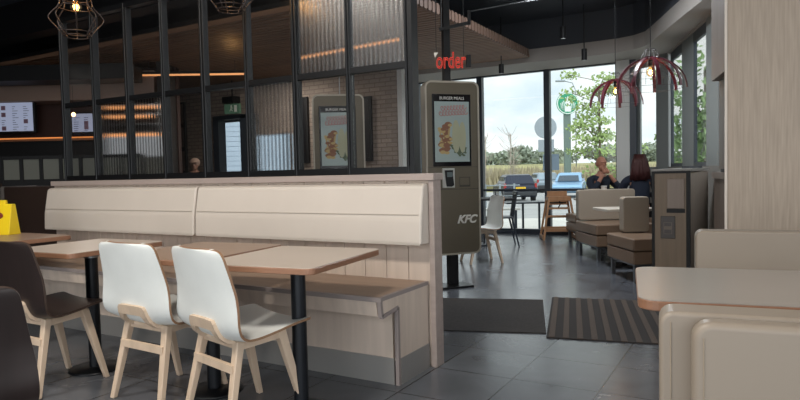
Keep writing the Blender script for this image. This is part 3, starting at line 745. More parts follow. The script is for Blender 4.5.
def seated(label, loc, rot, arms, skin_, shirtm, trouserm, hair, g=None):
    t = thing('person', label, 'person', loc, rot, g)
    P = [(0, 0, .57, .15, .11), (0, -.01, .75, .13, .10), (0, -.02, .93, .15, .11), (0, -.02, 1.04, .10, .08), (0, -.03, 1.11, .055), (0, -.04, 1.17, .055)]
    E_ = [(0, 1), (1, 2), (2, 3), (3, 4), (4, 5)]
    for s in (-1, 1):
        i = len(P); sh, el, wr = arms(s)
        P += [(s*.19, -.02, 1.0, .06), (*el, .043), (*wr, .028)]; E_ += [(3, i), (i, i+1), (i+1, i+2)]
        i = len(P); P += [(s*.10, -.12, .54, .085), (s*.12, -.42, .52, .06), (s*.12, -.34, .25, .05), (s*.12, -.32, .07, .035), (s*.12, -.45, .04, .03)]
        E_ += [(0, i), (i, i+1), (i+1, i+2), (i+2, i+3), (i+3, i+4)]
    def ex(mb):
        head_into(mb, (0, -.06, 1.27))
        for s in (-1, 1):
            sh, el, wr = arms(s); d = Vector(wr)-Vector(el); hand_into(mb, Vector(wr)+d.normalized()*.05, d, (0, -1, 0.2))
    body = skinned('body', P, E_, skin_, t, extra=ex)
    Pt = [(p[0], p[1], p[2], p[3]+.018, (p[4] if len(p) > 4 else p[3])+.018) for p in P]
    idx = [0, 1, 2, 3]; S = [Pt[i] for i in idx]; S[3] = (0, -.02, 1.05, .10, .08); Es = [(0, 1), (1, 2), (2, 3)]
    for s in (-1, 1):
        sh, el, wr = arms(s); i = len(S); el = Vector(el); wr = Vector(wr); cu = el.lerp(wr, .62)
        S += [(s*.195, -.02, 1.0, .075), (*el, .058), (*cu, .045)]; Es += [(3, i), (i, i+1), (i+1, i+2)]
    skinned('jumper', S, Es, shirtm, t)
    T_ = [(0, 0, .56, .17, .13)]; Et = []
    for s in (-1, 1):
        i = len(T_); T_ += [(s*.10, -.12, .54, .10), (s*.12, -.42, .52, .075), (s*.12, -.34, .25, .062), (s*.12, -.32, .12, .055)]; Et += [(0, i), (i, i+1), (i+1, i+2), (i+2, i+3)]
    skinned('trousers', T_, Et, trouserm, t)
    f = MB()
    for s in (-1, 1): f.ball((s*.12, -.40, .045), .05, (.9, 2.1, .85), 8)
    obj('shoes', f, matt_black, t)
    f = MB()
    for s in (-1, 1): f.ball((s*.032, -.138, 1.285), .011, (1, .5, .7), 6)
    obj('eyes', f, mat('eye_dark', '#1c1512', .3), t)
    hair(t)
    return t
navy = mat('dark_navy_knit', '#1b2230', .85, vary=(40, .15)); blackk = mat('black_knit', '#17181c', .85)
def hair_short(t):
    f = MB(); f.ball((0, -.015, 1.275), .1, (.80, .85, .62), 10); obj('cropped_hair', f, mat('cropped_grey_hair', '#5d4a42', .7), t)
def hair_long(t):
    rnd = random.Random(5); f = MB(); f.ball((0, -.03, 1.285), .11, (.92, 1.02, 1.0), 12); f.ball((0, .02, 1.20), .11, (1.0, .8, 1.25), 12); f.ball((.0, .05, 1.10), .10, (1.1, .6, 1.1), 10)
    for k in range(60):
        a = rnd.uniform(-1.25, 1.25); x = .105*sin(a); y = .03+.07*cos(a)
        f.tube([(x*.7, y-.04, 1.39), (x*1.05, y, 1.28), (x*1.2+rnd.uniform(-.01, .01), y+.015, 1.15), (x*1.25+rnd.uniform(-.02, .02), y+.01, 1.03+rnd.uniform(-.03, .03))], .009, 5)
    obj('hair', f, mat('dark_red_hair', '#3f1c1c', .55), t)
seated('bald man in a dark jumper sitting at the window, hands clasped before his mouth', cw(3.28, 10.22), R(38),
       lambda s: ((0, 0, 0), (s*.24, -.27, .83), (s*.055, -.22, 1.10)), skinm, navy, blackk, hair_short)
seated('woman with dark red hair in a navy top, seated with her back to us', cw(3.52, 9.15), R(30+180-12),
       lambda s: ((0, 0, 0), (s*.27, -.12, .78), (s*.12, -.36, .80)), skinf, mat('navy_top', '#1a2233', .85), blackk, hair_long)
# man in a cap standing before the brick wall
t = thing('person', 'person in a pale cap standing by the brick wall, seen through the lattice', 'person', cw(-4.08, 12.5), R(35))
P = [(0, 0, .86, .14, .1), (0, 0, 1.05, .13, .1), (0, 0, 1.2, .14, .1), (0, 0, 1.28, .09, .07), (0, 0, 1.34, .05), (0, 0, 1.38, .05)]; E_ = [(0, 1), (1, 2), (2, 3), (3, 4), (4, 5)]
for s in (-1, 1):
    i = len(P); P += [(s*.18, 0, 1.24, .055), (s*.22, .02, .98, .04), (s*.22, -.06, .76, .03)]; E_ += [(3, i), (i, i+1), (i+1, i+2)]
    i = len(P); P += [(s*.09, 0, .78, .08), (s*.1, 0, .44, .055), (s*.1, 0, .07, .04), (s*.1, -.12, .04, .035)]; E_ += [(0, i), (i, i+1), (i+1, i+2), (i+2, i+3)]
skinned('body', P, E_, skinf, t, extra=lambda mb: (head_into(mb, (0, -.02, 1.46)), hand_into(mb, (-.22, -.07, .72), (0, -.1, -1), (0, -1, 0)), hand_into(mb, (.22, -.07, .72), (0, -.1, -1), (0, -1, 0))))
skinned('uniform_shirt', [(p[0], p[1], p[2], p[3]+.015, (p[4] if len(p) > 4 else p[3])+.015) for p in P[:4]]+[(s*.18, 0, 1.24, .07) for s in (-1, 1)]+[(s*.215, .02, 1.02, .055) for s in (-1, 1)], [(0, 1), (1, 2), (2, 3), (3, 4), (3, 5), (4, 6), (5, 7)], blackk, t)
skinned('trousers', [(0, 0, .86, .155, .115), (-.09, 0, .78, .095), (-.1, 0, .44, .07), (-.1, 0, .1, .06), (.09, 0, .78, .095), (.1, 0, .44, .07), (.1, 0, .1, .06)], [(0, 1), (1, 2), (2, 3), (0, 4), (4, 5), (5, 6)], matt_black, t)
f = MB(); f.ball((0, -.005, 1.50), .105, (.95, 1.05, .85), 12); f.box(-.07, .07, -.19, -.07, 1.495, 1.507, bev=.004); obj('cap', f, mat('pale_peach_cap', '#d8b8a4', .6), t)

# ------------------------------------------------------------------ pendants
brass = mat('aged_brass_wire', '#3a3230', .4, metal=.6)
bulbm = mat('warm_bulb', '#ffc070', .3, emit=14)
filg = glass_mat('bulb_glass', (1, .85, .6, 1), .1)
def bulb(t, z, s=1.0, power=6):
    obj('socket', MB().cyl((0, 0, z+.055*s), (0, 0, z+.12*s), .02*s), blackm, t)
    g = obj('bulb', MB().ball((0, 0, z), .038*s, (1, 1, 1.1), 10).cyl((0, 0, z+.03*s), (0, 0, z+.06*s), .02*s, .016*s), filg, t)
    obj('filament', MB().ball((0, 0, z), .016*s, (.7, .7, 1.3), 8), bulbm, g)
    l = bpy.data.lights.new('bulb_light', 'POINT'); l.energy = power; l.color = (1, .62, .3); l.shadow_soft_size = .03
    o = bpy.data.objects.new('bulb_light', l); C.objects.link(o); o.parent = t; o.location = (0, 0, z)
def cage(label, loc):
    t = thing('cage_pendant', label, 'lamp', loc, 0, 'wire cage pendants over the tables')
    prof = crom([(.085, 0), (.12, .05), (.172, .115), (.15, .16), (.110, .205), (.098, .26), (.088, .36), (.07, .47), (.03, .53)], 4)
    w = MB()
    for k in range(8):
        a = 2*pi*(k+.25)/8
        w.tube([(r*cos(a), r*sin(a), z) for r, z in prof], .0042, 5)
    for r, z in ((.085, 0), (.10, .025), (.11, .20), (.098, .26), (.07, .47)):
        w.tube([(r*cos(2*pi*k/28), r*sin(2*pi*k/28), z) for k in range(28)], .0038, 5, closed=True)
    obj('wire_cage', w, brass, t)
    obj('canopy_cap', MB().lathe([(.001, .52), (.04, .525), (.03, .57), (.001, .58)], 16), blackm, t)
    obj('cord', MB().cyl((0, 0, .57), (0, 0, 3.72-loc[2]), .005, n=6), blackm, t)
    bulb(t, .205, 1.0, 1.5)
    return t
cg = cage('wire cage pendant lamp with a lit bulb, near the left end of the lattice', tuple(cw(-2.225, 4.4, 2.2)))
r = dup(cg, cw(-1.085, 4.15, 2.29), None, 'wire cage pendant lamp cut off by the top edge, in front of the lattice middle')
wine = mat('wine_red_straps', '#4c1422', .4); wirem = mat('grey_wire', '#5c5756', .5, metal=.3)
def dome(label, loc, rr, h, n=9):
    t = thing('dome_pendant', label, 'lamp', loc, 0, 'red strap dome pendants')
    for k in range(n):
        a = 2*pi*k/n+.2; s = MB(); pts = []
        for q in range(9):
            th = q/8*pi/2*.96+.10; pts.append((rr*sin(min(th, pi/2)), h*cos(min(th, pi/2))))
        ca, sa = cos(a), sin(a)
        for (r1, z1), (r2, z2) in zip(pts, pts[1:]):
            s.bar((r1*ca, r1*sa, z1), (r2*ca, r2*sa, z2), .034, .012, up=(ca*.5, sa*.5, 1))
        obj('strap', s, wine, t)
    w = MB()
    for q in range(3):
        th = (.55+.38*q); w.tube([(rr*.95*sin(th)*cos(2*pi*k/32), rr*.95*sin(th)*sin(2*pi*k/32), h*cos(th)-.02-.03*q) for k in range(32)], .0022, 4, closed=True)
    for k in range(12):
        a = 2*pi*k/12; w.tube([(.05*cos(a), .05*sin(a), h+.09)] + [(rr*.93*sin(th)*cos(a), rr*.93*sin(th)*sin(a), h*cos(th)-.01) for th in (.35, .7, 1.05, 1.3, 1.5)], .002, 4)
    w.tube([(.05*cos(2*pi*k/16), .05*sin(2*pi*k/16), h+.09) for k in range(16)], .004, 5, closed=True)
    obj('wire_frame', w, wirem, t)
    obj('hub', MB().cyl((0, 0, h-.02), (0, 0, h+.01), .06), wine, t)
    obj('cord', MB().cyl((0, 0, h-.05), (0, 0, 3.72-loc[2]), .004, n=6), blackm, t)
    bulb(t, h-.15, 1.15, 3)
    return t
dome('large wine red strap dome pendant with a lit bulb, nearer the right windows', tuple(cw(2.70, 6.7, 2.03)), .355, .33)
dome('smaller wine red dome pendant hanging lower, left of the large one', tuple(cw(2.88, 8.3, 2.02)), .34, .34)

def track_spot(label, loc, h=.14):
    t = thing('ceiling_spot', label, 'lamp', loc, 0, 'black cylinder spots at the window soffit')
    obj('spot_body', MB().cyl((0, 0, 0), (0, 0, h), .042), matt_black, t)
    obj('spot_stem', MB().cyl((0, 0, h), (0, 0, 3.72-loc[2] if loc[1] < 10.2 else 3.03-loc[2]), .009, n=8), matt_black, t)
    obj('spot_lens', MB().cyl((0, 0, -.004), (0, 0, .0), .034), steel, t)
    return t
track_spot('small black cylinder spot above the window, just right of the kiosk', (-3.70, 9.85, 2.80), .15)
track_spot('small black cylinder spot above the window with the tree outside', (-2.35, 9.85, 2.87), .17)
track_spot('black cylinder spot set higher on the dark ceiling', (-2.55, 9.4, 3.15), .17)
for i, (X, Y, lb) in enumerate(((2.35, 7.4, 'small recessed ceiling downlight on the grey ceiling patch'), (.55, 5.2, 'recessed ceiling downlight above the kiosk pole'))):
    z = 3.54 if i == 0 else 3.715
    t = thing('downlight', lb, 'lamp', cw(X, Y, z)); obj('trim_ring', MB().cyl((0, 0, -.012), (0, 0, 0), .06, n=20), steel, t)
    obj('lens', MB().cyl((0, 0, -.015), (0, 0, -.012), .045, n=20), mat('downlight_lens', '#ffdcb0', .3, emit=1.2), t)
for X, Y, lb in ((-2.45, 4.65, 'small ceiling spot in the dark ceiling, right of the left pendant'), (-1.75, 4.3, 'small ceiling spot in the dark ceiling, above the lattice')):
    t = thing('ceiling_spot', lb, 'lamp', cw(X, Y+1.2, 3.55)); obj('spot_body', MB().cyl((0, 0, 0), (0, 0, .17), .04), blackm, t)
    obj('spot_lens', MB().cyl((0, 0, -.006), (0, 0, 0), .03), mat('dim_lens', '#8c8078', .3, emit=.3), t)

# ------------------------------------------------------------------ far chairs, table, high chair
dup(wc, cw(1.06, 8.2), R(132), 'pale shell chair with wooden legs turned sideways, just right of the kiosk')
bluem = mat('blue_black_paint', '#1c2530', .4)
t = thing('metal_chair', 'dark blue black chair with an open spindle back, behind the pale sideways chair', 'chair', cw(1.58, 9.9), R(118))
obj('seat', MB().box(-.2, .2, -.2, .22, .45, .47, bev=.006), bluem, t)
for sx in (-1, 1):
    obj('leg', MB().leg((sx*.17, .18, .45), (sx*.2, .24, 0), .03, .03, .02, .02), bluem, t)
    obj('leg', MB().leg((sx*.17, -.17, .45), (sx*.2, -.27, 0), .03, .03, .02, .02), bluem, t)
b_ = MB()
for k in range(5): b_.bar((-.17+.085*k, -.19, .46), (-.18+.09*k, -.25, .84), .014, .014)
b_.bar((-.2, -.25, .84), (.2, -.25, .84), .03, .05)
obj('spindle_back', b_, bluem, t)
obj('stretcher', MB().bar((-.18, -.21, .25), (-.18, .2, .25), .015, .015).bar((.18, -.21, .25), (.18, .2, .25), .015, .015), bluem, t)
t = thing('black_table', 'black topped table behind the kiosk edge, beside the dark blue chair', 'table', cw(1.25, 10.1), R(30))
obj('tabletop', MB().box(-.5, .55, -.33, .33, .73, .76, bev=.004), matt_black, t)
obj('pedestal', MB().cyl((0, 0, .02), (0, 0, .73), .035), bluem, t); obj('base', MB().cyl((0, 0, 0), (0, 0, .02), .22, n=24), bluem, t)

hw = mat('high_chair_beech', '#b0825c', .5, grain=((20, 20, 3), .1))
t = thing('high_chair', 'wooden child high chair with splayed legs standing by the window', 'chair', cw(2.72, 10.72), R(24))
for sx in (-1, 1):
    for sy in (-1, 1): obj('leg', MB().leg((sx*.17, sy*.14, .74), (sx*.28, sy*.24, .0), .035, .04, .035, .04), hw, t)
f = MB()
for sx in (-1, 1): f.bar((sx*.28, -.24, .04), (sx*.28, .24, .04), .03, .06); f.bar((sx*.175, -.17, .70), (sx*.175, .17, .70), .03, .06)
obj('side_rail', f, hw, t)
f = MB(); f.bar((-.25, -.21, .17), (.25, -.21, .17), .03, .05); f.bar((-.22, -.19, .40), (.22, -.19, .40), .03, .04); f.bar((-.25, .21, .17), (.25, .21, .17), .03, .05)
obj('cross_rail', f, hw, t)
obj('footrest', MB().box(-.2, .2, -.24, -.1, .40, .415), hw, t)
obj('seat', MB().box(-.17, .17, -.15, .15, .52, .54), hw, t)
obj('backrest', MB().box(-.17, .17, .12, .145, .58, .82, bev=.006), hw, t)
obj('crossbar', MB().box(-.18, .18, -.16, -.13, .66, .74, bev=.006), hw, t)
obj('strap', MB().tube([(0, -.14, .68), (.02, -.1, .6), (0, -.02, .545)], .01, 5).bar((-.15, .11, .62), (.15, .11, .62), .004, .02), blackm, t)

# ------------------------------------------------------------------ kitchen / counter at the far left
def kbox(m, X0, X1, Y0, Y1, z0, z1, mi=0):
    return m.prism([tuple(cw(x, y)[:2]) for x, y in ((X0, Y0), (X1, Y0), (X1, Y1), (X0, Y1))], z0, z1, 'z', mi=mi)
struct('wall_kitchen', kbox(MB(), -9.2, -3.78, 10.75, 10.9, 0, 3.1), mat('red_brown_wall', '#3c2620', .6))
struct('wall_kitchen_side', kbox(MB(), -3.90, -3.80, 10.2, 10.9, 0, 3.1), walldark)
struct('trim_14', kbox(MB(), -9.2, -4.05, 9.5, 10.0, 2.72, 2.95), matt_black)
struct('trim_15', kbox(MB(), -9.2, -3.95, 10.2, 10.75, 2.50, 2.95), mat('warm_grey_bulkhead', '#8a7468', .7))
t = thing('counter', 'dark service counter with a steel front far behind the lattice', 'counter', cw(-6, 9.9), R(30))
obj('counter_body', MB().box(-2.6, 1.95, 0, .5, .1, 1.05), mat('counter_front', '#5b5750', .6), t)
obj('countertop', MB().box(-2.62, 1.97, -.03, .52, 1.05, 1.09), mat('counter_top', '#6c6a66', .35), t)
obj('plinth', MB().box(-2.6, 1.93, .05, .45, 0, .1), matt_black, t)
warm = mat('warm_strip', '#f0a56a', .4, emit=.7); warm2 = mat('warm_strip_dim', '#ff9d55', .4, emit=.35)
t = thing('heated_display', 'heated food display with glowing orange shelves and a white lower panel behind the reeded glass', 'display', cw(-4.35, 10.3), R(30))
obj('cabinet_back', MB().box(-.48, .52, .2, .3, 1.09, 2.45), mat('display_dark', '#403732', .5), t)
obj('lower_panel', MB().box(-.47, .52, -.12, .2, 1.56, 1.89), mat('display_white', '#aeb4ba', .4, emit=.16), t)  # faint emission stands in for lamplight falling on the lower panel
obj('side_post', MB().box(-.49, -.46, -.12, .2, 1.09, 2.45).box(.50, .53, -.12, .2, 1.09, 2.45), steel, t)
obj('base_panel', MB().box(-.47, .52, -.14, .2, 1.09, 1.54), mat('display_grey', '#5d5f5a', .5), t)
for z, x0, x1 in ((2.37, -.46, .5), (2.22, -.46, .3), (1.92, -.46, .5)):
    sh = obj('shelf', MB().box(-.46, .5, -.05, .2, z+.02, z+.04), steel, t); obj('heat_strip', MB().box(x0, x1, -.06, -.03, z-.025, z+.02), warm, sh)
sh = obj('shelf', MB().box(-.46, .5, -.05, .2, 2.09, 2.1), steel, t)
t = thing('wall_shelf', 'long wooden shelf edge with a dim warm light, under the menu screens', 'shelf', cw(-6.1, 10.55), R(30))
obj('shelf_board', MB().box(-2.4, 1.22, -.2, .2, 1.86, 1.92), mat('shelf_wood', '#8a5d40', .5), t)
obj('light_strip', MB().box(-2.4, 1.2, -.215, -.2, 1.895, 1.915), warm2, t)
obj('hood_front', MB().box(-2.4, 1.22, -.12, .2, 1.60, 1.86), matt_black, t)
scr = mat('menu_screen', '#9ba3bb', .3, emit=.42)
def menu(label, X0, X1, Y, z0, z1, seed):
    w = X1-X0; t = thing('menu_screen', label, 'screen', cw((X0+X1)/2, Y, 0), R(30))
    obj('bezel', MB().box(-w/2-.03, w/2+.03, -.02, .05, z0-.03, z1+.03, bev=.004), matt_black, t)
    s = obj('display', MB().box(-w/2, w/2, -.026, -.02, z0, z1), scr, t)
    rnd = random.Random(seed); f = MB(); g = MB(); cols = max(2, int(w/.16))
    for c in range(cols):
        for r_ in range(4):
            x = -w/2+.03+c*w/cols; z = z1-.07-r_*(z1-z0)/4.2
            if rnd.random() < .35: obj('print_picture', MB().box(x, x+.07, -.029, -.026, z-.05, z+.02), mat('menu_pics', '#6d5563', .5, emit=.12), s)
            else:
                for q in range(3): g.box(x, x+.03+rnd.random()*.07, -.029, -.026, z-.035*q, z-.035*q+.008)
    obj('print_lines', g, mat('menu_lines', '#3e4560', .5), s)
menu('wide lit menu screen on the dark wall at the far left edge', -6.95, -6.04, 10.4, 2.03, 2.50, 1)
menu('smaller lit menu screen behind the lattice, beside a bright bulb', -5.42, -5.08, 10.45, 2.0, 2.3, 2)
t = thing('wall_notice', 'small red and white notice on the dark wall, between the two menu screens', 'sign', cw(-5.66, 10.7, 2.2), R(30))
obj('notice_board', MB().box(-.05, .05, -.03, .05, 0, .16), mat('notice_red', '#5d1f1c', .5), t); obj('notice_strip', MB().box(-.045, .045, -.034, -.03, .03, .06), white, t)
t = thing('fryer_hood', 'black cooking unit on the counter below the smaller menu screen', 'appliance', cw(-5.15, 10.25, 1.09), R(30))
obj('unit_body', MB().box(-.28, .28, -.15, .2, 0, .5, bev=.01), matt_black, t); obj('handle', MB().bar((-.2, -.18, .3), (.2, -.18, .3), .02, .02), steel, t)
t = thing('bare_bulb', 'bright bare warm bulb glowing beside the smaller menu screen', 'lamp', cw(-5.12, 9.9, 2.235))
obj('bulb', MB().ball((0, 0, 0), .03, (1, 1, 1.15), 10), mat('bulb_hot', '#ffb070', .3, emit=8), t); obj('cord', MB().cyl((0, 0, .03), (0, 0, .46), .004, n=6), blackm, t)
def led(label, a, b):
    a = Vector(a); b = Vector(b); t = thing('linear_light', label, 'lamp', (a+b)/2); h = (b-a)/2
    obj('housing', MB().bar(-h+Vector((0, 0, .03)), h+Vector((0, 0, .03)), .05, .04), matt_black, t); obj('diffuser', MB().bar(-h, h, .045, .03), warm, t)
    f = MB()
    for s in (-.8, .8): f.cyl(h*s+Vector((0, 0, .04)), h*s+Vector((0, 0, 3.09-((a+b)/2).z)), .004, n=6)
    obj('hanger', f, blackm, t)
led('warm linear light hanging far behind the middle panes of the lattice', cw(-4.2, 10.2, 2.875), cw(-2.45, 10.2, 2.86))
led('warm linear light seen through the two upper reeded panes on the right', cw(-1.52, 9.7, 3.0), cw(.03, 8.5, 3.0))
# dark framed boards on the brick wall
def board(label, u0, u1, z0, z1, n, lit=None):
    t = thing('wall_board', label, 'board', ((u0+u1)/2, 9.29, z0)); w = (u1-u0)/2; h = z1-z0
    obj('frame', MB().box(-w, w, -.05, 0, 0, h, bev=.005), matt_black, t)
    f = MB()
    for k in range(n): f.box(-w+.05, w-.05, -.055, -.05, h*k/n+.05, h*(k+1)/n-.04)
    obj('panel', f, lit or mat('board_panel', '#4a3d36', .4), t)
board('dark three panel wall board left of the person in the cap', -11.12, -10.55, 1.3, 2.80, 3)
dkp = mat('board_dark_panel', '#151518', .4)
board('tall black menu board on the brick wall, right of the second kiosk', -6.14, -5.88, 1.42, 2.55, 1, dkp)
board('tall black menu board on the brick wall, left of the second kiosk', -7.62, -7.28, 1.42, 2.65, 1, dkp)
f = MB()
for r_ in range(9): f.box(-.05-.03*(r_ % 3), .05, -.058, -.0555, .12+.1*r_, .135+.1*r_)
o = obj('menu_lines', f, mat('dim_print', '#5f5a55', .5), bpy.data.objects['wall_board.002'])
t = thing('exit_sign', 'small green exit sign with a white running figure, hanging over the doorway', 'sign', (-9.02, 9.1, 2.44), R(8))
obj('sign_box', MB().box(-.18, .18, -.03, .03, 0, .19, bev=.004), mat('exit_green', '#4c6b57', .5, emit=.12), t)
f = MB(); f.ball((-.01, -.032, .145), .018, (1, .2, 1), 6); f.bar((-.01, -.032, .13), (-.02, -.032, .08), .006, .018); f.bar((-.02, -.032, .085), (.02, -.032, .05), .005, .012); f.bar((-.02, -.032, .085), (-.05, -.032, .05), .005, .012); f.bar((-.01, -.032, .12), (.03, -.032, .10), .005, .01)
obj('running_figure', f, white, t); obj('door_mark', MB().box(.06, .12, -.034, -.031, .03, .16), white, t)
obj('bracket', MB().box(-.01, .01, -.01, .01, .19, .66), matt_black, t)
t = thing('ceiling_speaker', 'black box speaker on the brick wall above the exit sign', 'speaker', (-9.15, 9.2, 2.66)); obj('speaker_box', MB().box(-.16, .16, -.1, .09, 0, .13, bev=.01), matt_black, t)
obj('grille', MB().box(-.14, .14, -.104, -.1, .02, .11), darkpole, t)

# ------------------------------------------------------------------ outside
def terrain():
    b = bmesh.new(); Xs = [x*6-90 for x in range(31)]
    Ys = [9.0, 14, 18, 24, 32, 40, 48, 58, 64, 70, 90, 140, 400]; Z = [-.13, -.14, -.2, -.35, -.5, -.5, -.45, -.1, .9, 1.6, 2.0, 2.2, 3.5]
    g = [[b.verts.new(cw(x*(1+y/60), y, z)) for x in Xs] for y, z in zip(Ys, Z)]
    for j in range(len(Ys)-1):
        for i in range(len(Xs)-1):
            f = b.faces.new((g[j][i], g[j][i+1], g[j+1][i+1], g[j+1][i])); f.smooth = False
            f.material_index = 0 if j < 2 else (1 if j < 6 else 2)
    m = MB(); m._add_keep = True
    me = bpy.data.meshes.new('t'); b.to_mesh(me); b.free(); m.bm.from_mesh(me); return m
ter = terrain()
# remove the part that would run under the building
bmesh.ops.delete(ter.bm, geom=[f for f in ter.bm.faces if f.calc_center_median().y < 11.3 and False], context='FACES')
g = struct('ground', ter, [mat('terrace_paving', '#cfccc6', .8, vary=(1.5, .06)), mat('asphalt', '#a5a5a4', .85, vary=(.6, .1)), mat('dry_grass', '#9c9769', .95, vary=(.35, .3))])
# dry reeds / hedge band
rnd = random.Random(11); f = bmesh.new()
def blade_field(n, X0, X1, Y0, Y1, zb, h0, h1, w):
    for _ in range(n):
        X = rnd.uniform(X0, X1); Y = rnd.uniform(Y0, Y1); p = cw(X, Y, zb); h = rnd.uniform(h0, h1); a = rnd.uniform(0, pi)
        d = Vector((cos(a), sin(a), 0))*w; l = Vector((rnd.uniform(-.2, .2), rnd.uniform(-.2, .2), h))
        f.faces.new((f.verts.new(p-d), f.verts.new(p+d), f.verts.new(p+l)))
blade_field(9000, -2, 34, 50, 62, .0, .7, 1.7, .10)
mb = MB(); mb._add(f)
tag(obj('reeds', mb, mat('golden_reeds', '#a69b80', .9, vary=(.25, .3))), 'band of tall golden dry reeds beyond the road outside the windows', 'reeds', kind='stuff')
# trees
leafg = {}
def leaf_cloud(n, blobs, size, rn):
    b = bmesh.new()
    for _ in range(n):
        c, r_ = rn.choice(blobs)
        d = Vector((rn.gauss(0, 1), rn.gauss(0, 1), rn.gauss(0, 1))); d = d.normalized()*rn.random()**.4
        p = Vector(c)+Vector((d.x*r_[0], d.y*r_[1], d.z*r_[2])); s = size*rn.uniform(.6, 1.3)
        x = Vector((rn.gauss(0, 1), rn.gauss(0, 1), rn.gauss(0, 1))).normalized(); y = x.orthogonal().normalized()
        b.faces.new([b.verts.new(p+x*s), b.verts.new(p+y*s*.6), b.verts.new(p-x*s), b.verts.new(p-y*s*.6)])
    m = MB(); m._add(b); return m
bark = mat('tree_bark', '#6a5f50', .9); barkl = mat('pale_twigs', '#a3988a', .9)
def tree(name, label, X, Y, z0, h, w, col, n, size, group=None, blobs=None, trunk=.08, seed=0, lean=0):
    rn = random.Random(seed); t = thing(name, label, 'tree', cw(X, Y, z0), 0, group)
    if blobs is None:
        blobs = [((rn.uniform(-w*.3, w*.3), rn.uniform(-w*.3, w*.3), h*rn.uniform(.35, .85)), (w*.32, w*.32, h*.2)) for _ in range(7)]
    obj('foliage', leaf_cloud(n, blobs, size, rn), mat(*col), t)
    tr_ = MB(); tr_.tube([(0, 0, 0), (.02, 0, h*.4), (0, .03, h*.85)], trunk, 6)
    for c, r_ in blobs: tr_.tube([(0, 0, max(.2, c[2]-r_[2]*1.5)), c], trunk*.35, 4)
    obj('trunk', tr_, bark, t); return t
gcol = ('birch_leaves', '#93a768', .8)
bl_ = []
rn = random.Random(2)
for k in range(26):
    z = rn.uniform(.9, 4.6); wz = 1.15 if z < 3.6 else .75
    bl_.append(((rn.uniform(-wz, wz), rn.uniform(-.6, .6), z), (.42, .4, .2)))
bl_ += [((-1.0, 0, 4.85), (.35, .3, .2)), ((-.9, 0, 4.2), (.5, .4, .3)), ((-.6, 0, 3.8), (.6, .4, .35)), ((-.5, 0, 3.0), (.6, .5, .4)), ((-.3, 0, 2.2), (.6, .5, .4)), ((0, 0, 1.4), (.7, .5, .4))]
tree('birch_tree', 'loose light green tree just outside the middle window, beside the round green sign', 7.05, 22, -.3, 5.0, 2, gcol, 2300, .07, blobs=bl_, trunk=.045, seed=4)
for i, (X, Y, h, w, lb) in enumerate(((5.5, 40, 3.9, 1.5, 'sparse bare sapling outside, just right of the kiosk'), (7.3, 41, 4.1, 1.8, 'sparse bare sapling outside, above the dark parked car'), (8.4, 46, 3.4, 1.3, 'small sparse sapling near the round grey road sign'))):
    t = thing('sapling', lb, 'tree', cw(X, Y, -.5), 0, 'bare saplings along the road'); rn = random.Random(20+i); f = MB(); f.tube([(0, 0, 0), (.03, 0, h*.5), (.05, 0, h)], .03, 5)
    br = MB()
    for k in range(46):
        z = h*rn.uniform(.3, .97); a = rn.uniform(0, 2*pi); l = w*rn.uniform(.2, .5); br.tube([(.03, 0, z), (l*cos(a)*.6, l*sin(a)*.6, z+l*.35), (l*cos(a), l*sin(a), z+l*.8)], .011, 3)
    obj('trunk', f, barkl, t); obj('twigs', br, barkl, t)
for i, X in enumerate((3, 9, 12, 15.5, 18, 21, 24.5, 28, 31, 35, 40, 45)):
    tree('distant_tree', 'low dark green tree in the distant tree line beyond the reeds', X*1.25, 88+(i*7) % 12, .9, 2.9+(i*13 % 5)*.3, 6.0, ('distant_leaves', '#87907f', .9), 900, .33, 'distant tree line', trunk=.15, seed=40+i)  # leaf colour paled to carry the distance haze
tree('garden_tree', 'leafy green tree outside the narrow right window, nearest the tall cabinet', 7.0, 14.2, -.2, 4.2, 1.9, ('garden_leaves', '#7f9a63', .85), 1300, .09, seed=70)
# road signs and totem
sg = mat('sign_back_grey', '#8d959b', .5, metal=.3)
t = thing('round_road_sign', 'grey round back of a road sign on a post outside the window', 'sign', cw(7.03, 30, -.5), R(30))
obj('post', MB().cyl((.03, 0, 0), (.03, 0, 4.1), .045), sg, t)
obj('disc', MB().cyl((0, -.06, 3.70), (0, -.09, 3.70), .53, n=40), sg, t)
obj('lower_plate', MB().box(-.36, .40, -.09, -.06, 2.55, 3.13, bev=.01), sg, t)
t = thing('direction_sign', 'dark blue grey rectangular sign plate beside the window mullion', 'sign', cw(7.55, 31, -.5), R(30))
obj('plate', MB().box(-.42, .38, -.03, 0, 1.65, 2.45, bev=.01), mat('sign_blue_grey', '#5d6b78', .5), t); obj('post', MB().cyl((0, .04, 0), (0, .04, 2.3), .04), sg, t)
t = thing('totem_sign', 'tall pole sign with a round green and white emblem behind the light green tree', 'sign', cw(11.85, 44, -.88), R(30)); t.scale = (1.25, 1.25, 1.25)
grn = mat('emblem_green', '#1f8a63', .5); ew = mat('emblem_white', '#d9ded8', .5)
obj('pole', MB().box(-.18, .18, -.1, .1, 0, 4.75), mat('pole_grey_green', '#5f6f66', .5), t)
d_ = obj('emblem_disc', MB().cyl((0, -.12, 5.33), (0, -.2, 5.33), .62, n=48), grn, t)
obj('white_ring', MB().prism([(.6*cos(a), 5.33+.6*sin(a)) for a in [q*pi/24 for q in range(48)]], -.205, -.2, 'y'), ew, d_)
obj('green_field', MB().prism([(.55*cos(a), 5.33+.55*sin(a)) for a in [q*pi/24 for q in range(48)]], -.212, -.205, 'y'), grn, d_)
e = MB(); ctr = 5.28                                            # plain white shape: crown with waves
e.prism([(-.1, ctr+.26), (-.16, ctr+.40), (-.05, ctr+.33), (0, ctr+.46), (.05, ctr+.33), (.16, ctr+.40), (.1, ctr+.26)], -.222, -.212, 'y')
e.prism([(.16*cos(a), ctr+.09+.17*sin(a)) for a in [q*pi/10 for q in range(20)]], -.222, -.212, 'y')
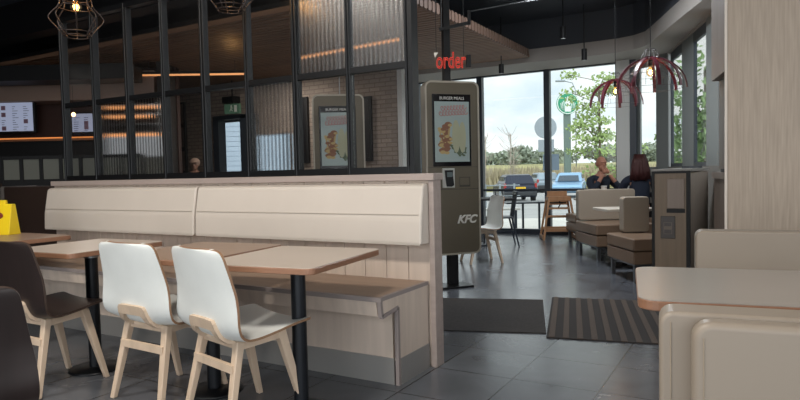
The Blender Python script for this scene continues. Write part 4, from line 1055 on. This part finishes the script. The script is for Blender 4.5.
for s in (-1, 1):
    for k in range(3): e.tube([(s*(.22+.08*k), -.217, ctr-.36+.05*k), (s*(.2+.09*k), -.217, ctr-.05), (s*(.24+.08*k), -.217, ctr+.18-.06*k)], .022, 5)
e.prism([(-.15, ctr-.08), (.15, ctr-.08), (.18, ctr-.42), (-.18, ctr-.42)], -.222, -.212, 'y')
obj('white_emblem', e, ew, d_)
t = thing('street_lamp', 'distant street lamp arm above the round green sign', 'lamp', cw(17.0, 60, -.3), R(30))
obj('lamp_post', MB().tube([(0, 0, 0), (0, 0, 9.0), (-.3, 0, 9.7), (-1.1, 0, 9.9)], .045), sg, t); obj('lamp_head', MB().box(-1.9, -1.0, -.15, .15, 9.82, 9.98, bev=.04), sg, t)
t = thing('roadside_fence', 'low pale post fence outside beside the dark parked car', 'fence', cw(3.2, 27, -.42), R(30))
for k in range(7): obj('post', MB().box(-2+.62*k, -1.93+.62*k, -.03, .03, 0, 1.05), sg, t)
obj('rails', MB().box(-2.1, 2, -.02, .02, .95, 1.0).box(-2.1, 2, -.015, .015, .5, .53), sg, t)

# parked cars
def car(label, X, Y, z, rot, paint, s=1.0, plate='#e0b21c'):
    t = thing('car', label, 'car', cw(X, Y, z), rot); pm = mat('paint_'+paint[1:], paint, .25, metal=.3); gm = mat('car_glass', '#3a4a57', .1)
    b = MB(); b.prism([(-2.0, .35), (-2.02, .75), (-1.9, .95), (-1.2, .98), (.9, .95), (1.9, .82), (2.05, .6), (2.0, .3), (-1.95, .28)], -.86, .86, 'x', bev=.06, smooth=True, seg=3)
    obj('body', b, pm, t)
    c = bmesh.new(); prof = [(-1.88, .94), (-1.55, 1.42), (-1.2, 1.48), (.1, 1.46), (.95, .95)]
    A = [c.verts.new(((-.80 + max(0, (q[1]-.95))*.30), *q)) for q in prof]; B = [c.verts.new(((.80 - max(0, (q[1]-.95))*.30), *q)) for q in prof]
    c.faces.new(A); c.faces.new(B); n = len(prof)
    for i in range(n): c.faces.new((A[i], A[(i+1) % n], B[(i+1) % n], B[i]))
    bmesh.ops.recalc_face_normals(c, faces=c.faces); bmesh.ops.bevel(c, geom=c.edges[:], offset=.05, segments=2, affect='EDGES')
    m = MB(); m._add(c); obj('cabin', m, pm, t)
    w = MB(); w.prism([(-.62, 0), (.62, 0), (.55, .36), (-.55, .36)], -.01, .01, 'y', M=Matrix.Translation((0, -1.76, 1.0)) @ Matrix.Rotation(R(-34), 4, 'X'))
    obj('rear_window', w, gm, t)
    w = MB(); w.prism([(-.62, 0), (.62, 0), (.55, .62), (-.55, .62)], -.01, .01, 'y', M=Matrix.Translation((0, .97, .98)) @ Matrix.Rotation(R(58), 4, 'X')); obj('windscreen', w, gm, t)
    for sx in (-1, 1):
        obj('side_window', MB().prism([(-1.5, 1.02), (-1.3, 1.36), (.0, 1.36), (.6, 1.0)], sx*.74-.01, sx*.74+.01, 'x', M=Matrix.Translation((sx*.0, 0, 0))), gm, t)
        obj('tail_light', MB().box(sx*.84-.10 if sx > 0 else -.86, sx*.84+.02 if sx > 0 else -.74, -2.0, -1.86, .72, 1.0, bev=.02), mat('tail_red', '#a02420', .3), t)
        for y in (-1.3, 1.3):
            wl = obj('wheel', MB().cyl((sx*.70, y, .32), (sx*.88, y, .32), .32, n=24), matt_black, t); obj('hubcap', MB().cyl((sx*.86, y, .32), (sx*.89, y, .32), .19, n=16), steel, wl)
    obj('number_plate', MB().box(-.26, .26, -2.05, -2.02, .70, .82), mat('plate_'+plate[1:], plate, .4), t)
    obj('bumper', MB().box(-.85, .85, -2.08, -1.9, .34, .58, bev=.05), mat('bumper_dark', '#2c2f33', .5), t)
    return t
car('dark blue hatchback seen from behind with a yellow number plate', 6.3, 34.5, -.5, R(30), '#23293a')
car('pale blue car parked beyond the second window, left of the people', 10.35, 38, -.5, R(30+160), '#8fb4d4', plate='#d8d8d2')
car('pale grey blue car parked just right of the dark hatchback', 10.6, 46.5, -.5, R(32), '#8c9aa5', plate='#d8d8d2')

# outdoor bench and table frames on the terrace
t = thing('outdoor_table', 'blue grey metal framed table standing outside the window', 'table', cw(2.62, 13.0, -.13), R(30))
obj('tabletop', MB().box(-.45, .42, -.3, .3, .64, .67), bluem, t)
for sx in (-.06, .28):
    obj('leg', MB().box(sx-.02, sx+.02, -.02, .02, 0, .64), bluem, t)
obj('base', MB().box(-.1, .32, -.25, .25, 0, .02), bluem, t)
t = thing('outdoor_bench', 'dark blue outdoor bench with a pale seat beyond the window', 'bench', cw(2.0, 14.2, -.14), R(30))
obj('seat', MB().box(-.9, .7, -.2, .2, .44, .48), mat('pale_slab', '#c4c2bd', .6), t)
for sx in (-.8, .6): obj('leg', MB().box(sx-.03, sx+.03, -.18, .18, 0, .44), bluem, t)
t = thing('clad_building', 'white horizontally clad building seen through the far doorway', 'building', cw(-8.9, 32, -.5), R(30))
cl = MB()
for k in range(20): cl.box(-3.2, 3.0, -.03, 0, .25*k, .25*k+.225)
obj('cladding', cl, mat('white_cladding', '#a9b6c4', .6), t); obj('wall', MB().box(-3.2, 3.0, 0, 4, 0, 5.0), mat('clad_wall', '#8593a2', .7), t)
obj('corner_trim', MB().box(-3.3, -3.2, -.05, 4, 0, 5), white, t); obj('roof', MB().box(-3.4, 3.2, -.2, 4.2, 5, 5.15), sg, t)

# ------------------------------------------------------------------ camera
P_, R_ = R(2.5), R(1.3); Hc = 1.2
Rz = Matrix.Rotation(R(30), 3, 'Z')
fw = Vector((0, cos(P_), -sin(P_))); up0 = Vector((0, sin(P_), cos(P_))); rt0 = Vector((1, 0, 0))
rt = rt0*cos(R_)-up0*sin(R_); up = up0*cos(R_)+rt0*sin(R_)
fw, rt, up = Rz @ fw, Rz @ rt, Rz @ up
cam = bpy.data.cameras.new('camera'); cam.sensor_width = 36; cam.lens = 624/800*36; cam.clip_start = .05; cam.clip_end = 1500
co = bpy.data.objects.new('camera', cam); C.objects.link(co)
M = Matrix((( rt.x, up.x, -fw.x, 0), (rt.y, up.y, -fw.y, 0), (rt.z, up.z, -fw.z, Hc), (0, 0, 0, 1))); co.matrix_world = M
bpy.context.scene.camera = co

# ------------------------------------------------------------------ light
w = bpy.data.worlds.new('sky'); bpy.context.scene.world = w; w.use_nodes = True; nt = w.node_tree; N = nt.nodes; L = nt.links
bg = N['Background']; tc = N.new('ShaderNodeTexCoord')
mp = N.new('ShaderNodeMapping'); mp.inputs['Scale'].default_value = (2.2, 2.2, 7); L.new(tc.outputs['Generated'], mp.inputs['Vector'])
nz = N.new('ShaderNodeTexNoise'); nz.inputs['Scale'].default_value = 1.6; nz.inputs['Detail'].default_value = 7; nz.inputs['Roughness'].default_value = .55; nz.inputs['Distortion'].default_value = .4
L.new(mp.outputs[0], nz.inputs['Vector'])
rp = N.new('ShaderNodeValToRGB'); el = rp.color_ramp.elements
el[0].position = .36; el[0].color = (.60, .70, .78, 1); el[1].position = .56; el[1].color = (.95, .95, .95, 1)
e_ = rp.color_ramp.elements.new(.72); e_.color = (.78, .79, .81, 1)
L.new(nz.outputs['Fac'], rp.inputs['Fac'])
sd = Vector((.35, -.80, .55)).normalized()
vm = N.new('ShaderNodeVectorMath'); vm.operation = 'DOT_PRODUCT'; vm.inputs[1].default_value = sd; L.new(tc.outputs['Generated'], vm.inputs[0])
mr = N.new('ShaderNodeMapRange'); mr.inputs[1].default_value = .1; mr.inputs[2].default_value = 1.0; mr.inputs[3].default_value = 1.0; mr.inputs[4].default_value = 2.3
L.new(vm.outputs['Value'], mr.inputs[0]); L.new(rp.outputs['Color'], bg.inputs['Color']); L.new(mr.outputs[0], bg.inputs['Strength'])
# added area lights to brighten seating, rear zone, brick wall and kitchen; no fittings
def lamp(name, loc, e, size, col=(1, .93, .84), rot=(0, 0, 0)):
    l = bpy.data.lights.new(name, 'AREA'); l.energy = e; l.size = size; l.color = col; o = bpy.data.objects.new(name, l); C.objects.link(o); o.location = loc; o.rotation_euler = rot
lamp('added_fill_light', (-1.6, .6, 3.6), 65, .5)
lamp('added_fill_light', (-4.2, .6, 3.6), 55, .5)
lamp('added_fill_light', (-1.9, 7.2, 3.6), 75, .6, (.88, .94, 1))
lamp('added_fill_light', (-7.4, 8.3, 3.0), 24, .5)
lamp('added_fill_light', cw(-4.4, 8.7, 2.6), 14, .4)
vs = bpy.context.scene.view_settings; vs.view_transform = 'Standard'; vs.look = 'None'; vs.exposure = .5; vs.gamma = 1; vs.use_curve_mapping = False
